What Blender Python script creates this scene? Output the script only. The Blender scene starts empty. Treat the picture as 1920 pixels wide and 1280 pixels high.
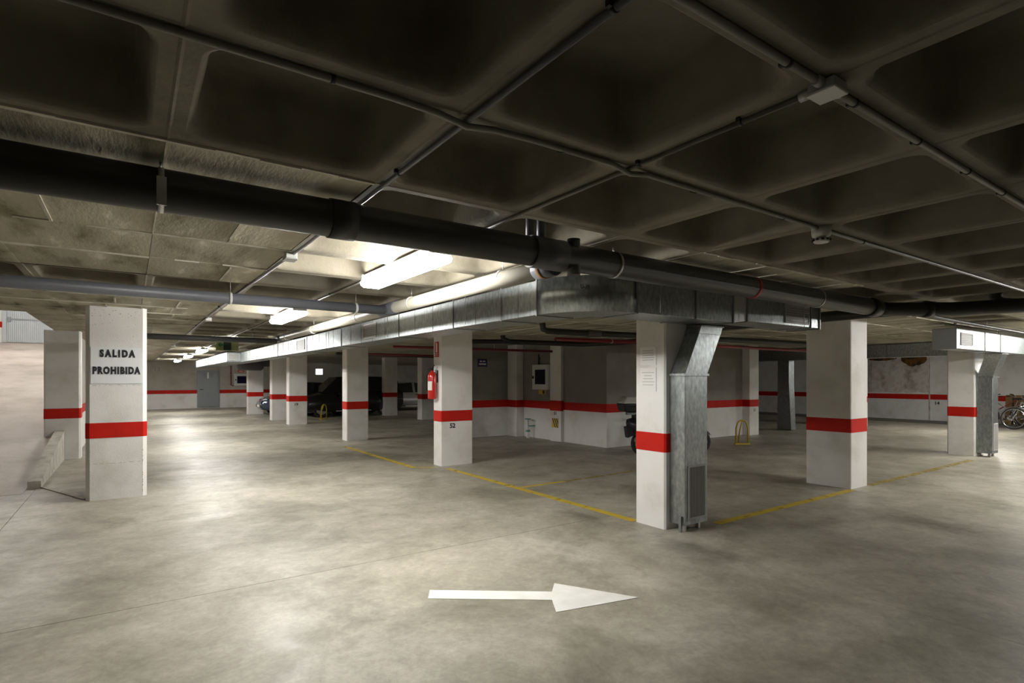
import bpy, math, random
from mathutils import Vector, Matrix, Euler
random.seed(7)
sc = bpy.context.scene
C = sc.collection
PI = math.pi
R = math.radians

# ------------------------------------------------------------------ camera, world, exposure
FOC = 1036.0
YAW = math.atan(716.0 / FOC)
cd = bpy.data.cameras.new('camera')
cam = bpy.data.objects.new('camera', cd)
C.objects.link(cam)
cam.location = (0, 0, 1.55)
cam.rotation_euler = (PI / 2, 0, -YAW)
cd.sensor_fit = 'HORIZONTAL'
cd.sensor_width = 36
cd.lens = 36 * FOC / 1920
cd.shift_y = 71.5 / 1920
cd.clip_start = 0.05
cd.clip_end = 200
sc.camera = cam
w = bpy.data.worlds.new('world')
sc.world = w
w.use_nodes = True
w.node_tree.nodes['Background'].inputs[0].default_value = (0.010, 0.010, 0.010, 1)
w.node_tree.nodes['Background'].inputs[1].default_value = 1.0
vs = sc.view_settings
vs.view_transform = 'Standard'
vs.look = 'None'
vs.gamma = 1
vs.use_curve_mapping = False
vs.exposure = 0.56
TUBE = 78.0          # brightness of the fluorescent diffusers

# ------------------------------------------------------------------ materials
MATS = {}


def pm(name, col, rough=0.6, metal=0.0, spec=0.5, var=None, vscale=3.0, bump=0.0, bscale=40.0, rvar=0.0,
       emit=None, estr=0.0, stretch=None, detail=6.0, coat=0.0, alpha_noise=None, objrand=0.0, alpha=None):
    m = bpy.data.materials.new(name)
    m.use_nodes = True
    nt = m.node_tree
    b = nt.nodes['Principled BSDF']
    b.inputs['Base Color'].default_value = (*col, 1)
    b.inputs['Roughness'].default_value = rough
    b.inputs['Metallic'].default_value = metal
    b.inputs['Specular IOR Level'].default_value = spec
    b.inputs['Coat Weight'].default_value = coat
    if emit:
        b.inputs['Emission Color'].default_value = (*emit, 1)
        b.inputs['Emission Strength'].default_value = estr
    if alpha is not None:
        b.inputs['Alpha'].default_value = alpha
    vec = None
    if var or bump or rvar or alpha_noise:
        g = nt.nodes.new('ShaderNodeNewGeometry')
        vec = g.outputs['Position']
        if stretch:
            mp = nt.nodes.new('ShaderNodeVectorMath')
            mp.operation = 'MULTIPLY'
            mp.inputs[1].default_value = stretch
            nt.links.new(vec, mp.inputs[0])
            vec = mp.outputs[0]

    def noise(scale, det=detail, rgh=0.6):
        n = nt.nodes.new('ShaderNodeTexNoise')
        n.inputs['Scale'].default_value = scale
        n.inputs['Detail'].default_value = det
        n.inputs['Roughness'].default_value = rgh
        nt.links.new(vec, n.inputs['Vector'])
        return n.outputs['Fac']

    def ramp(sock, stops):
        r = nt.nodes.new('ShaderNodeValToRGB')
        e = r.color_ramp.elements
        while len(e) < len(stops):
            e.new(0.5)
        for i, (p, c) in enumerate(stops):
            e[i].position = p
            e[i].color = (*c, 1) if len(c) == 3 else c
        nt.links.new(sock, r.inputs[0])
        return r.outputs[0]
    if var:
        f = noise(vscale)
        n = len(var)
        c = ramp(f, [(0.3 + 0.4 * i / (n - 1), v) for i, v in enumerate(var)])
        if objrand:
            oi = nt.nodes.new('ShaderNodeObjectInfo')
            mr = nt.nodes.new('ShaderNodeMapRange')
            mr.inputs[3].default_value = 1 - objrand
            mr.inputs[4].default_value = 1 + objrand
            nt.links.new(oi.outputs['Random'], mr.inputs[0])
            mx = nt.nodes.new('ShaderNodeVectorMath')
            mx.operation = 'SCALE'
            nt.links.new(c, mx.inputs[0])
            nt.links.new(mr.outputs[0], mx.inputs['Scale'])
            c = mx.outputs[0]
        nt.links.new(c, b.inputs['Base Color'])
    if rvar:
        f = noise(vscale * 1.7)
        mr = nt.nodes.new('ShaderNodeMapRange')
        mr.inputs[1].default_value = 0.3
        mr.inputs[2].default_value = 0.7
        mr.inputs[3].default_value = rough - rvar
        mr.inputs[4].default_value = rough + rvar
        nt.links.new(f, mr.inputs[0])
        nt.links.new(mr.outputs[0], b.inputs['Roughness'])
    if bump:
        f = noise(bscale, 5)
        bp = nt.nodes.new('ShaderNodeBump')
        bp.inputs['Strength'].default_value = bump
        bp.inputs['Distance'].default_value = 0.02
        nt.links.new(f, bp.inputs['Height'])
        nt.links.new(bp.outputs[0], b.inputs['Normal'])
    if alpha_noise:
        f = noise(alpha_noise[0], 8, 0.7)
        a = ramp(f, [(alpha_noise[1], (0, 0, 0)), (alpha_noise[2], (1, 1, 1))])
        nt.links.new(a, b.inputs['Alpha'])
    MATS[name] = m
    return m


def floor_material():
    m = bpy.data.materials.new('polished_concrete')
    m.use_nodes = True
    nt = m.node_tree
    L = nt.links.new
    b = nt.nodes['Principled BSDF']
    g = nt.nodes.new('ShaderNodeNewGeometry')

    def noise(scale, det, rgh, dist=0.0, mul=None):
        v = g.outputs['Position']
        if mul:
            mp = nt.nodes.new('ShaderNodeVectorMath')
            mp.operation = 'MULTIPLY'
            mp.inputs[1].default_value = mul
            L(v, mp.inputs[0])
            v = mp.outputs[0]
        n = nt.nodes.new('ShaderNodeTexNoise')
        n.inputs['Scale'].default_value = scale
        n.inputs['Detail'].default_value = det
        n.inputs['Roughness'].default_value = rgh
        n.inputs['Distortion'].default_value = dist
        L(v, n.inputs['Vector'])
        return n.outputs['Fac']

    def ramp(s, stops):
        r = nt.nodes.new('ShaderNodeValToRGB')
        e = r.color_ramp.elements
        while len(e) < len(stops):
            e.new(0.5)
        for i, (p, c) in enumerate(stops):
            e[i].position = p
            e[i].color = (*c, 1)
        L(s, r.inputs[0])
        return r.outputs[0]

    def mix(a, bb, fac, mode='MIX'):
        x = nt.nodes.new('ShaderNodeMix')
        x.data_type = 'RGBA'
        x.blend_type = mode
        L(a, x.inputs[6])
        L(bb, x.inputs[7])
        if isinstance(fac, float):
            x.inputs[0].default_value = fac
        else:
            L(fac, x.inputs[0])
        return x.outputs[2]
    base = ramp(noise(1.1, 12, 0.68, 0.5), [(0.28, (0.24, 0.222, 0.178)), (0.47, (0.36, 0.335, 0.275)), (0.64, (0.46, 0.432, 0.368))])
    patch = ramp(noise(0.55, 9, 0.68, 0.8), [(0.36, (0.50, 0.50, 0.47)), (0.50, (1, 1, 1))])
    c = mix(base, patch, 0.5, 'MULTIPLY')
    fine = ramp(noise(22, 9, 0.75, 0.8), [(0.33, (0.70, 0.70, 0.68)), (0.62, (1.08, 1.08, 1.08))])
    c = mix(c, fine, 0.6, 'MULTIPLY')
    mid = ramp(noise(4.5, 10, 0.72, 0.9), [(0.35, (0.68, 0.68, 0.65)), (0.60, (1.08, 1.08, 1.07))])
    c = mix(c, mid, 0.45, 'MULTIPLY')
    swirl = ramp(noise(1.7, 9, 0.66, 1.6), [(0.36, (0.70, 0.69, 0.65)), (0.58, (1.05, 1.05, 1.05))])
    c = mix(c, swirl, 0.45, 'MULTIPLY')
    L(c, b.inputs['Base Color'])
    rr = nt.nodes.new('ShaderNodeMapRange')
    rr.inputs[1].default_value = 0.3
    rr.inputs[2].default_value = 0.7
    rr.inputs[3].default_value = 0.36
    rr.inputs[4].default_value = 0.58
    L(noise(2.1, 9, 0.7, 1.0), rr.inputs[0])
    L(rr.outputs[0], b.inputs['Roughness'])
    b.inputs['Specular IOR Level'].default_value = 0.42
    bp = nt.nodes.new('ShaderNodeBump')
    bp.inputs['Strength'].default_value = 0.10
    bp.inputs['Distance'].default_value = 0.01
    L(noise(5, 6, 0.6, 0.5), bp.inputs['Height'])
    L(bp.outputs[0], b.inputs['Normal'])
    MATS['floor'] = m


floor_material()
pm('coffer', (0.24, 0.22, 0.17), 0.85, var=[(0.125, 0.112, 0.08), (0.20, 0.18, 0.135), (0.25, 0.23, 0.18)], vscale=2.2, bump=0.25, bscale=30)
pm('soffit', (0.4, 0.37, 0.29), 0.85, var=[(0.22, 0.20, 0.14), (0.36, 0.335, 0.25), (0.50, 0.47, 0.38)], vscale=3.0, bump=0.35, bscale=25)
pm('board', (0.4, 0.37, 0.29), 0.85, var=[(0.10, 0.088, 0.05), (0.27, 0.245, 0.17), (0.40, 0.37, 0.28), (0.44, 0.41, 0.31), (0.74, 0.70, 0.60)], vscale=1.15,
   stretch=(3.6, 0.9, 1.0), detail=6, bump=0.22, bscale=12, objrand=0.2)
pm('fin', (0.6, 0.57, 0.48), 0.9, var=[(0.40, 0.37, 0.29), (0.68, 0.65, 0.56)], vscale=6)
pm('white', (0.80, 0.79, 0.76), 0.55, var=[(0.59, 0.575, 0.53), (0.73, 0.72, 0.70), (0.77, 0.765, 0.75)], vscale=1.6, bump=0.12, bscale=60)
pm('greywall', (0.36, 0.34, 0.30), 0.75, var=[(0.30, 0.28, 0.24), (0.38, 0.36, 0.315), (0.43, 0.41, 0.365)], vscale=1.3, bump=0.15, bscale=50)
pm('shadewall', (0.22, 0.205, 0.18), 0.75, var=[(0.19, 0.175, 0.15), (0.24, 0.225, 0.20), (0.27, 0.255, 0.23)], vscale=1.3, bump=0.15, bscale=50)  # greywall darkened to hold the bay's duct shade and cut bounce off unseen walls
pm('red', (0.50, 0.012, 0.005), 0.6, spec=0.2, var=[(0.43, 0.010, 0.004), (0.54, 0.014, 0.006)], vscale=5)
pm('galv', (0.4, 0.42, 0.43), 0.40, 1.0, var=[(0.25, 0.275, 0.28), (0.36, 0.39, 0.395), (0.50, 0.53, 0.535)], vscale=30, rvar=0.07, bump=0.04, bscale=4, stretch=(1.0, 1.0, 0.45))
pm('galvdark', (0.25, 0.26, 0.26), 0.5, 0.7)
pm('bracket', (0.55, 0.56, 0.56), 0.4, 0.9)
pm('pvcdark', (0.022, 0.021, 0.017), 0.42, var=[(0.018, 0.017, 0.013), (0.028, 0.026, 0.021)], vscale=4)
pm('pvccollar', (0.075, 0.075, 0.078), 0.5)
pm('pvcgrey', (0.11, 0.117, 0.135), 0.45, var=[(0.095, 0.10, 0.115), (0.125, 0.132, 0.15)], vscale=3)
pm('pvccream', (0.45, 0.43, 0.36), 0.4, var=[(0.38, 0.36, 0.30), (0.48, 0.46, 0.39)], vscale=3)
pm('redpipe', (0.20, 0.012, 0.02), 0.3)
pm('conduit', (0.20, 0.19, 0.165), 0.45, var=[(0.16, 0.15, 0.13), (0.24, 0.23, 0.20)], vscale=5)
pm('slatgrey', (0.33, 0.32, 0.30), 0.5)
pm('conduitblue', (0.22, 0.225, 0.25), 0.35)
pm('clip', (0.02, 0.02, 0.02), 0.6)
pm('boxwhite', (0.62, 0.62, 0.60), 0.5)
pm('boxgrey', (0.40, 0.40, 0.40), 0.5)
pm('tube', (0.9, 0.9, 0.9), 0.4, emit=(1.0, 0.975, 0.93), estr=TUBE)
pm('lampbody', (0.62, 0.63, 0.62), 0.4)
pm('lampend', (0.38, 0.38, 0.36), 0.5)
pm('roadwhite', (0.76, 0.76, 0.72), 0.55, var=[(0.66, 0.66, 0.61), (0.78, 0.78, 0.75)], vscale=6)
pm('yellow', (0.55, 0.40, 0.04), 0.55, var=[(0.44, 0.32, 0.04), (0.60, 0.44, 0.04)], vscale=6, alpha_noise=(6, 0.30, 0.44))
pm('yellowfaint', (0.46, 0.35, 0.07), 0.55, alpha_noise=(4, 0.36, 0.80))
pm('tyremark', (0.10, 0.095, 0.08), 0.45, alpha_noise=(2.5, 0.25, 0.8))
pm('palemark', (0.62, 0.61, 0.57), 0.6, alpha_noise=(5, 0.46, 0.85))
pm('kerb', (0.45, 0.43, 0.38), 0.8, var=[(0.30, 0.28, 0.23), (0.50, 0.48, 0.42), (0.58, 0.56, 0.51)], vscale=5, bump=0.3, bscale=30)
pm('ramp', (0.46, 0.40, 0.36), 0.6, var=[(0.34, 0.29, 0.255), (0.47, 0.41, 0.37), (0.55, 0.49, 0.45)], vscale=1.2, bump=0.3, bscale=25)
pm('gate', (0.42, 0.45, 0.48), 0.5)
pm('gatedark', (0.22, 0.24, 0.26), 0.5)
pm('doorgrey', (0.26, 0.28, 0.30), 0.5)
pm('black', (0.012, 0.012, 0.013), 0.45)
pm('ink', (0.015, 0.015, 0.022), 0.7)
pm('inkfaint', (0.30, 0.29, 0.26), 0.7)
pm('paper', (0.74, 0.755, 0.78), 0.7)
pm('papersheet', (0.72, 0.72, 0.70), 0.5)
pm('exred', (0.50, 0.02, 0.015), 0.22, coat=0.6)
pm('signred', (0.42, 0.03, 0.02), 0.45)
pm('signwhite', (0.72, 0.68, 0.64), 0.5)
pm('signblue', (0.025, 0.02, 0.10), 0.4)
pm('signgreen', (0.03, 0.16, 0.05), 0.4)
pm('signgreenpale', (0.32, 0.36, 0.14), 0.4)
pm('signdark', (0.01, 0.03, 0.02), 0.4)
pm('hazyellow', (0.62, 0.42, 0.05), 0.5)
pm('hoopyellow', (0.50, 0.36, 0.02), 0.4)
pm('glassdark', (0.012, 0.012, 0.03), 0.08)
pm('carglass', (0.015, 0.017, 0.018), 0.06)
pm('rubber', (0.015, 0.015, 0.015), 0.75)
pm('alloy', (0.5, 0.5, 0.5), 0.35, 0.8)
pm('chrome', (0.75, 0.75, 0.75), 0.15, 1.0)
pm('carblue', (0.035, 0.05, 0.085), 0.2, 0.3, coat=0.8)
pm('carblack', (0.004, 0.004, 0.005), 0.25, coat=0.5)
pm('cardark', (0.02, 0.02, 0.022), 0.25, coat=0.6)
pm('carsilver', (0.40, 0.40, 0.40), 0.3, 0.5, coat=0.6)
pm('carlamp', (0.55, 0.56, 0.58), 0.1)
pm('lampred', (0.3, 0.01, 0.01), 0.2)
pm('scootwhite', (0.66, 0.66, 0.66), 0.3)
pm('bikepaint', (0.30, 0.29, 0.30), 0.3, 0.5)
pm('bikered', (0.22, 0.02, 0.03), 0.4)
pm('cardboard', (0.24, 0.15, 0.06), 0.85)
pm('plaster', (0.58, 0.55, 0.50), 0.85, var=[(0.22, 0.19, 0.15), (0.46, 0.42, 0.37), (0.62, 0.59, 0.55), (0.40, 0.36, 0.30)], vscale=2.2, bump=0.4, bscale=14)
pm('rust', (0.12, 0.05, 0.01), 0.85, var=[(0.012, 0.010, 0.007), (0.05, 0.03, 0.012), (0.20, 0.08, 0.010), (0.03, 0.02, 0.012)], vscale=3.2)
pm('floordark', (0.15, 0.15, 0.13), 0.6, var=[(0.09, 0.09, 0.08), (0.19, 0.185, 0.165)], vscale=2)
pm('teal', (0.16, 0.30, 0.27), 0.4)
pm('joint', (0.09, 0.085, 0.07), 0.9)
pm('daylight', (0.9, 0.9, 0.9), 0.5, emit=(0.93, 0.97, 1.0), estr=2.2)


# ------------------------------------------------------------------ mesh helpers
class MB:
    def __init__(s):
        s.v = []
        s.f = []
        s.sm = []

    def add(s, vs_, fs, smooth=False):
        o = len(s.v)
        s.v += [tuple(p) for p in vs_]
        s.f += [tuple(i + o for i in f) for f in fs]
        s.sm += [smooth] * len(fs)
        return s

    def box(s, x0, x1, y0, y1, z0, z1):
        v = [(x0, y0, z0), (x1, y0, z0), (x1, y1, z0), (x0, y1, z0), (x0, y0, z1), (x1, y0, z1), (x1, y1, z1), (x0, y1, z1)]
        return s.add(v, [(0, 3, 2, 1), (4, 5, 6, 7), (0, 1, 5, 4), (1, 2, 6, 5), (2, 3, 7, 6), (3, 0, 4, 7)])

    def hexa(s, v):
        return s.add(v, [(0, 3, 2, 1), (4, 5, 6, 7), (0, 1, 5, 4), (1, 2, 6, 5), (2, 3, 7, 6), (3, 0, 4, 7)])

    def prism(s, poly, axis, a, b):
        """extrude a 2D polygon along axis 'x','y','z' from a to b"""
        def P(p, t):
            return {'x': (t, p[0], p[1]), 'y': (p[0], t, p[1]), 'z': (p[0], p[1], t)}[axis]
        n = len(poly)
        v = [P(p, a) for p in poly] + [P(p, b) for p in poly]
        f = [tuple(range(n))[::-1], tuple(range(n, 2 * n))] + [(i, (i + 1) % n, n + (i + 1) % n, n + i) for i in range(n)]
        return s.add(v, f)

    def tube(s, pts, r, n=14, cap=True, closed=False):
        pts = [Vector(p) for p in pts]
        m = len(pts)
        rr = r if isinstance(r, (list, tuple)) else [r] * m
        v = []
        prev = None
        for i, p in enumerate(pts):
            if closed:
                t = pts[(i + 1) % m] - pts[i - 1]
            else:
                t = pts[min(i + 1, m - 1)] - pts[max(i - 1, 0)]
            t.normalize()
            if prev is None:
                up = Vector((0, 0, 1)) if abs(t.z) < 0.9 else Vector((1, 0, 0))
                a = t.cross(up).normalized()
            else:
                a = (prev - t * prev.dot(t)).normalized()
            prev = a
            bb = t.cross(a)
            for k in range(n):
                th = 2 * PI * k / n
                v.append(p + (a * math.cos(th) + bb * math.sin(th)) * rr[i])
        f = []
        for i in range(m if closed else m - 1):
            j = (i + 1) % m
            for k in range(n):
                k2 = (k + 1) % n
                f.append((i * n + k, i * n + k2, j * n + k2, j * n + k))
        s.add(v, f, True)
        if cap and not closed:
            o = len(s.v) - len(v)
            s.f.append(tuple(o + k for k in range(n))[::-1])
            s.f.append(tuple(o + (m - 1) * n + k for k in range(n)))
            s.sm += [False, False]
        return s

    def lathe(s, prof, n=20, mat=None):
        """profile of (r,z) turned about z"""
        v = []
        for (r, z) in prof:
            for k in range(n):
                th = 2 * PI * k / n
                v.append(Vector((r * math.cos(th), r * math.sin(th), z)))
        if mat:
            v = [mat @ p for p in v]
        f = []
        for i in range(len(prof) - 1):
            for k in range(n):
                k2 = (k + 1) % n
                f.append((i * n + k, i * n + k2, (i + 1) * n + k2, (i + 1) * n + k))
        s.add(v, f, True)
        o = len(s.v) - len(v)
        s.f.append(tuple(o + k for k in range(n))[::-1])
        s.f.append(tuple(o + (len(prof) - 1) * n + k for k in range(n)))
        s.sm += [False, False]
        return s

    def xf(s, M):
        s.v = [tuple(M @ Vector(p)) for p in s.v]
        return s

    def mesh(s, name, mat, off=(0, 0, 0)):
        me = bpy.data.meshes.new(name)
        me.from_pydata([(p[0] - off[0], p[1] - off[1], p[2] - off[2]) for p in s.v], [], s.f)
        me.polygons.foreach_set('use_smooth', s.sm)
        me.materials.append(MATS[mat])
        me.update()
        return me

    def build(s, name, mat, parent=None, loc=None, bevel=0.0):
        off = wloc(parent) if parent else (loc or (0, 0, 0))
        me = s.mesh(name, mat, off)
        o = bpy.data.objects.new(name, me)
        C.objects.link(o)
        if parent:
            o.parent = parent
        elif loc:
            o.location = loc
        if bevel:
            b = o.modifiers.new('bevel', 'BEVEL')
            b.width = bevel
            b.segments = 2
            b.limit_method = 'ANGLE'
        return o


def wloc(o):
    v = Vector((0, 0, 0))
    while o:
        v = v + o.location
        o = o.parent
    return v


def tag(o, label=None, cat=None, group=None, kind=None):
    if label:
        o['label'] = label
    if cat:
        o['category'] = cat
    if group:
        o['group'] = group
    if kind:
        o['kind'] = kind
    return o


def thing(name, label, cat, loc=(0, 0, 0), group=None):
    o = bpy.data.objects.new(name, None)
    o.empty_display_size = 0.1
    C.objects.link(o)
    o.location = loc
    return tag(o, label, cat, group)


def struct(o):
    o['kind'] = 'structure'
    return o


def copy_tree(o, parent=None):
    c = o.copy()
    C.objects.link(c)
    c.parent = parent
    for ch in [x for x in o.children]:
        copy_tree(ch, c)
    return c


def text(name, s, size, loc, rot, mat, parent, extrude=0.001, offset=0.0, sx=1.0, align='CENTER', spacing=1.0):
    cu = bpy.data.curves.new(name, 'FONT')
    cu.body = s
    cu.size = size
    cu.extrude = extrude
    cu.offset = offset
    cu.align_x = align
    cu.align_y = 'CENTER'
    cu.space_character = spacing
    cu.resolution_u = 3
    tmp = bpy.data.objects.new(name + '_t', cu)
    C.objects.link(tmp)
    bpy.context.view_layer.update()
    dg = bpy.context.evaluated_depsgraph_get()
    me = bpy.data.meshes.new_from_object(tmp.evaluated_get(dg))
    bpy.data.objects.remove(tmp)
    M = Matrix.Translation(Vector(loc) - wloc(parent)) @ Euler(rot).to_matrix().to_4x4() @ Matrix.Diagonal((sx, 1, 1, 1))
    me.transform(M)
    me.materials.clear()
    me.materials.append(MATS[mat])
    o = bpy.data.objects.new(name, me)
    C.objects.link(o)
    o.parent = parent
    return o


FY = (PI / 2, 0, 0)            # faces -Y
FX = (PI / 2, 0, -PI / 2)      # faces -X
B0, B1 = 0.796, 0.992          # red painted band heights
ZS = 2.50                      # soffit height

# ------------------------------------------------------------------ floor
fl = MB().box(-6.7, 25.2, -6.0, 34.6, -0.12, -0.03).build('floor', 'joint')
struct(fl)
xs = [-6.7, -1.1, 4.30, 9.7, 15.1, 20.5, 25.2]
ys = [-6.0, -0.85, 4.55, 9.95, 15.35, 20.75, 26.15, 34.6]
g = 0.003
for i in range(len(xs) - 1):
    for j in range(len(ys) - 1):
        MB().box(xs[i] + g, xs[i + 1] - g, ys[j] + g, ys[j + 1] - g, -0.03, 0.0).build('floor_slab', 'floor', fl)

# ------------------------------------------------------------------ ceiling: waffle slab
MOD = 0.85
X0, Y0 = 0.12, 0.87
ceil_mb = MB()
coffer_mb = MB()


def rsq(h, r, z, n=5):
    out = []
    for (cx, cy, a0) in ((1, 1, 0), (-1, 1, 90), (-1, -1, 180), (1, -1, 270)):
        for k in range(n):
            a = R(a0 + 90 * k / (n - 1))
            out.append((cx * (h - r) + r * math.cos(a), cy * (h - r) + r * math.sin(a), z))
    return out


rings = []
for (h, z) in ((MOD / 2, -0.004), (MOD / 2 - 0.009, 0.0)):
    base = rsq(0.30, 0.10, z)
    rings.append([(p[0] * h / max(abs(p[0]), abs(p[1])), p[1] * h / max(abs(p[0]), abs(p[1])), z) for p in base])
for (h, r, z) in ((0.372, 0.085, 0.0), (0.357, 0.088, 0.012), (0.346, 0.09, 0.04), (0.315, 0.085, 0.24), (0.295, 0.08, 0.285), (0.255, 0.07, 0.30)):
    rings.append(rsq(h, r, z))
nv = len(rings[0])
# square rings need their corners: push the middle point of each corner run to the corner
for q in (0, 1):
    h = abs(rings[q][0][0])
    for k, (sx, sy) in zip((2, 7, 12, 17), ((1, 1), (-1, 1), (-1, -1), (1, -1))):
        rings[q][k] = (sx * h, sy * h, rings[q][k][2])
cv = [p for r_ in rings for p in r_]
cf = []
for i in range(len(rings) - 1):
    for k in range(nv):
        k2 = (k + 1) % nv
        cf.append((i * nv + k, (i + 1) * nv + k, (i + 1) * nv + k2, i * nv + k2))
coffer_mb.add(cv, cf, True)
coffer_mb.f.append(tuple((len(rings) - 1) * nv + k for k in range(nv))[::-1])
coffer_mb.sm.append(False)
for i in range(2 * nv):
    coffer_mb.sm[i] = False
coffer_me = coffer_mb.mesh('coffer', 'coffer')
coffers, panels, fins = [], [], MB()
I0, I1, J0, J1 = -8, 30, -8, 40
for i in range(I0, I1):
    for j in range(J0, J1):
        xa, ya = X0 + i * MOD, Y0 + j * MOD
        xb, yb = xa + MOD, ya + MOD
        # the hole over the ramp
        if yb > 10.3 and xb < -0.6:
            if xa > -1.7:
                ceil_mb.add([(-1.2, ya, ZS), (-1.2, yb, ZS), (xb, yb, ZS), (xb, ya, ZS)], [(0, 1, 2, 3)])
            continue
        near = j < 2
        if near and -4 <= i <= 11 and j >= -6:
            kind = 'c'
        elif i in (1, 2, 3) and 2 <= j <= 36:
            kind = 'c'
        elif j == 6 and -4 <= i <= 0:
            kind = 'c'
        elif j == 2 and 7 <= i <= 13:
            kind = 'c'
        elif -4 <= i <= 0 and 2 <= j <= 11:
            kind = 'p'
        elif 4 <= i <= 15 and 2 <= j <= 9:
            kind = 'p'
        else:
            kind = 's'
        if kind == 'c':
            coffers.append(((xa + xb) / 2, (ya + yb) / 2))
        elif kind == 'p':
            panels.append((xa, xb, ya, yb))
            ceil_mb.add([(xa, ya, ZS + 0.02), (xa, yb, ZS + 0.02), (xb, yb, ZS + 0.02), (xb, ya, ZS + 0.02)], [(0, 1, 2, 3)])
        else:
            ceil_mb.add([(xa, ya, ZS), (xa, yb, ZS), (xb, yb, ZS), (xb, ya, ZS)], [(0, 1, 2, 3)])
ce = struct(ceil_mb.build('ceiling', 'soffit'))
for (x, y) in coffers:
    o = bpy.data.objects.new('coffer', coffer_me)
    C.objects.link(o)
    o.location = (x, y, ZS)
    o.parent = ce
nsplit = 0
for (xa, xb, ya, yb) in panels:
    cut = [xa, xb]
    if random.random() < 0.45:
        cut.insert(1, xa + MOD * random.uniform(0.3, 0.7))
    for k in range(len(cut) - 1):
        dz = random.uniform(-0.004, 0.003)
        MB().box(cut[k] + 0.002, cut[k + 1] - 0.002, ya + 0.002, yb - 0.002, ZS + dz, ZS + 0.022).build('formwork_panel', 'board', ce)
        nsplit += 1
        if k:
            fins.box(cut[k] - 0.008, cut[k] + 0.008, ya + random.uniform(0, .3), yb - random.uniform(0, .25), ZS - random.uniform(0.008, 0.013), ZS + 0.01)
    for q in range(5):
        f0 = xa + MOD * q / 5
        if random.random() < 0.93:
            ww = random.uniform(0.007, 0.013)
            fins.box(f0, f0 + MOD / 5, ya - ww, ya + ww, ZS - random.uniform(0.006, 0.012), ZS + 0.01)
    if random.random() < 0.5:
        fins.box(xa - 0.003, xa + 0.004, ya, yb, ZS - 0.008, ZS + 0.01)
tag(fins.build('cement_fins', 'fin', ce), kind='stuff')
# edge of the slab around the hole over the ramp
MB().box(-1.2, -0.9, 10.22, 27.1, ZS + 0.001, 2.9).build('slab_edge', 'soffit', ce)
MB().box(-4.0, -1.2, 9.9, 10.22, ZS + 0.025, 2.9).build('slab_edge', 'soffit', ce)


# ------------------------------------------------------------------ walls
def wall(name, x0, x1, y0, y1, z1=ZS + 0.3, band=True, upper='greywall', z0=0.0):
    o = struct(MB().box(x0, x1, y0, y1, z0, z1).build(name, upper))
    if band:
        if upper != 'white':
            MB().box(x0 - .002, x1 + .002, y0 - .002, y1 + .002, 0.001, B0 + .01).build('lower_paint', 'white', o)
        MB().box(x0 - .004, x1 + .004, y0 - .004, y1 + .004, B0, B1).build('red_band', 'red', o)
    return o


YF = 34.3
w_far = wall('wall_far', -1.2, 18.2, YF, YF + 0.2)
w_back = wall('wall_back', -6.7, 25.2, -6.0, -5.8, band=False, upper='shadewall')
w_left = wall('wall_left', -6.7, -6.5, -5.8, 10.22, band=False, upper='shadewall')
wall('wall_left_return', -6.7, -4.0, 10.22, 10.42)
w_right = wall('wall_right', 25.0, 25.2, -5.8, 16.2, upper='white')
wall('wall_right_return', 18.0, 25.0, 16.0, 16.2)
wall('wall_right_far', 18.0, 18.2, 16.2, YF)
w_core = wall('wall_core', 8.9, 14.16, 9.1, 12.9, upper='shadewall')
w_bay = wall('wall_bay', 7.35, 8.9, 12.75, 12.98, upper='shadewall')
# walls of the ramp
wall('wall_ramp_left', -4.2, -4.0, 10.42, 27.3, z1=5.8, band=False, upper='white')
wall('wall_ramp_right', -1.2, -0.9, 14.2, YF, z1=ZS + 0.001, band=True)
wall('wall_ramp_right_upper', -1.2, -0.9, 10.22, 27.1, z0=2.901, z1=5.8, band=False, upper='white')
wall('wall_ramp_front_upper', -4.0, -1.2, 10.02, 10.22, z0=2.901, z1=5.8, band=False, upper='white')
struct(MB().box(-4.2, -0.9, 10.02, 27.5, 5.8, 5.95).build('ceiling_ramp', 'soffit'))
wg = struct(MB().box(-4.0, -1.2, 27.1, 27.3, 0, 5.8).build('wall_ramp_gate', 'white'))
MB().box(-4.0, -3.82, 27.095, 27.1, 3.45, 3.66).build('red_band', 'red', wg)
# damaged plaster on the right wall
def yw(x, X=25.0):
    t = (x - 960) / FOC
    return X * (math.cos(YAW) - math.sin(YAW) * t) / (math.sin(YAW) + math.cos(YAW) * t)


prng = random.Random(3)
pts = []
yl, yr = yw(1628), yw(1741)
for k in range(13):
    pts.append((yl + (yr - yl) * k / 12, 1.03 + prng.uniform(0, 0.05)))
for k in range(8):
    pts.append((yr + prng.uniform(-.03, .03), 1.1 + 1.25 * (k + .5) / 8))
for k in range(13):
    pts.append((yr + (yl - yr) * k / 12, 2.40 + prng.uniform(-.05, .05)))
MB().prism(pts[::-1], 'x', 24.985, 25.0).build('plaster_patch', 'plaster', w_right)
pts = []
ya_, yb_ = yw(1690), yw(1738)
for k in range(11):
    t = k / 10
    pts.append((ya_ + (yb_ - ya_) * t, 2.30 - 0.22 * math.sin(PI * t) ** 0.6 + prng.uniform(-.03, .03)))
pts += [(yb_, 2.43), (ya_, 2.43)]
MB().prism(pts[::-1], 'x', 24.975, 24.99).build('rust_stain', 'rust', w_right)
pts = []
for k in range(9):
    t = k / 8
    pts.append((yw(1630) + (yw(1682) - yw(1630)) * t, 2.36 - 0.06 * math.sin(PI * t) + prng.uniform(-.02, .02)))
pts += [(yw(1682), 2.45), (yw(1630), 2.45)]
MB().prism(pts[::-1], 'x', 24.975, 24.99).build('rust_stain', 'rust', w_right)
MB().box(24.98, 25.0, yw(1743) - .02, yw(1743) + .02, 0.02, 2.4).build('wall_joint', 'kerb', w_right)
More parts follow.
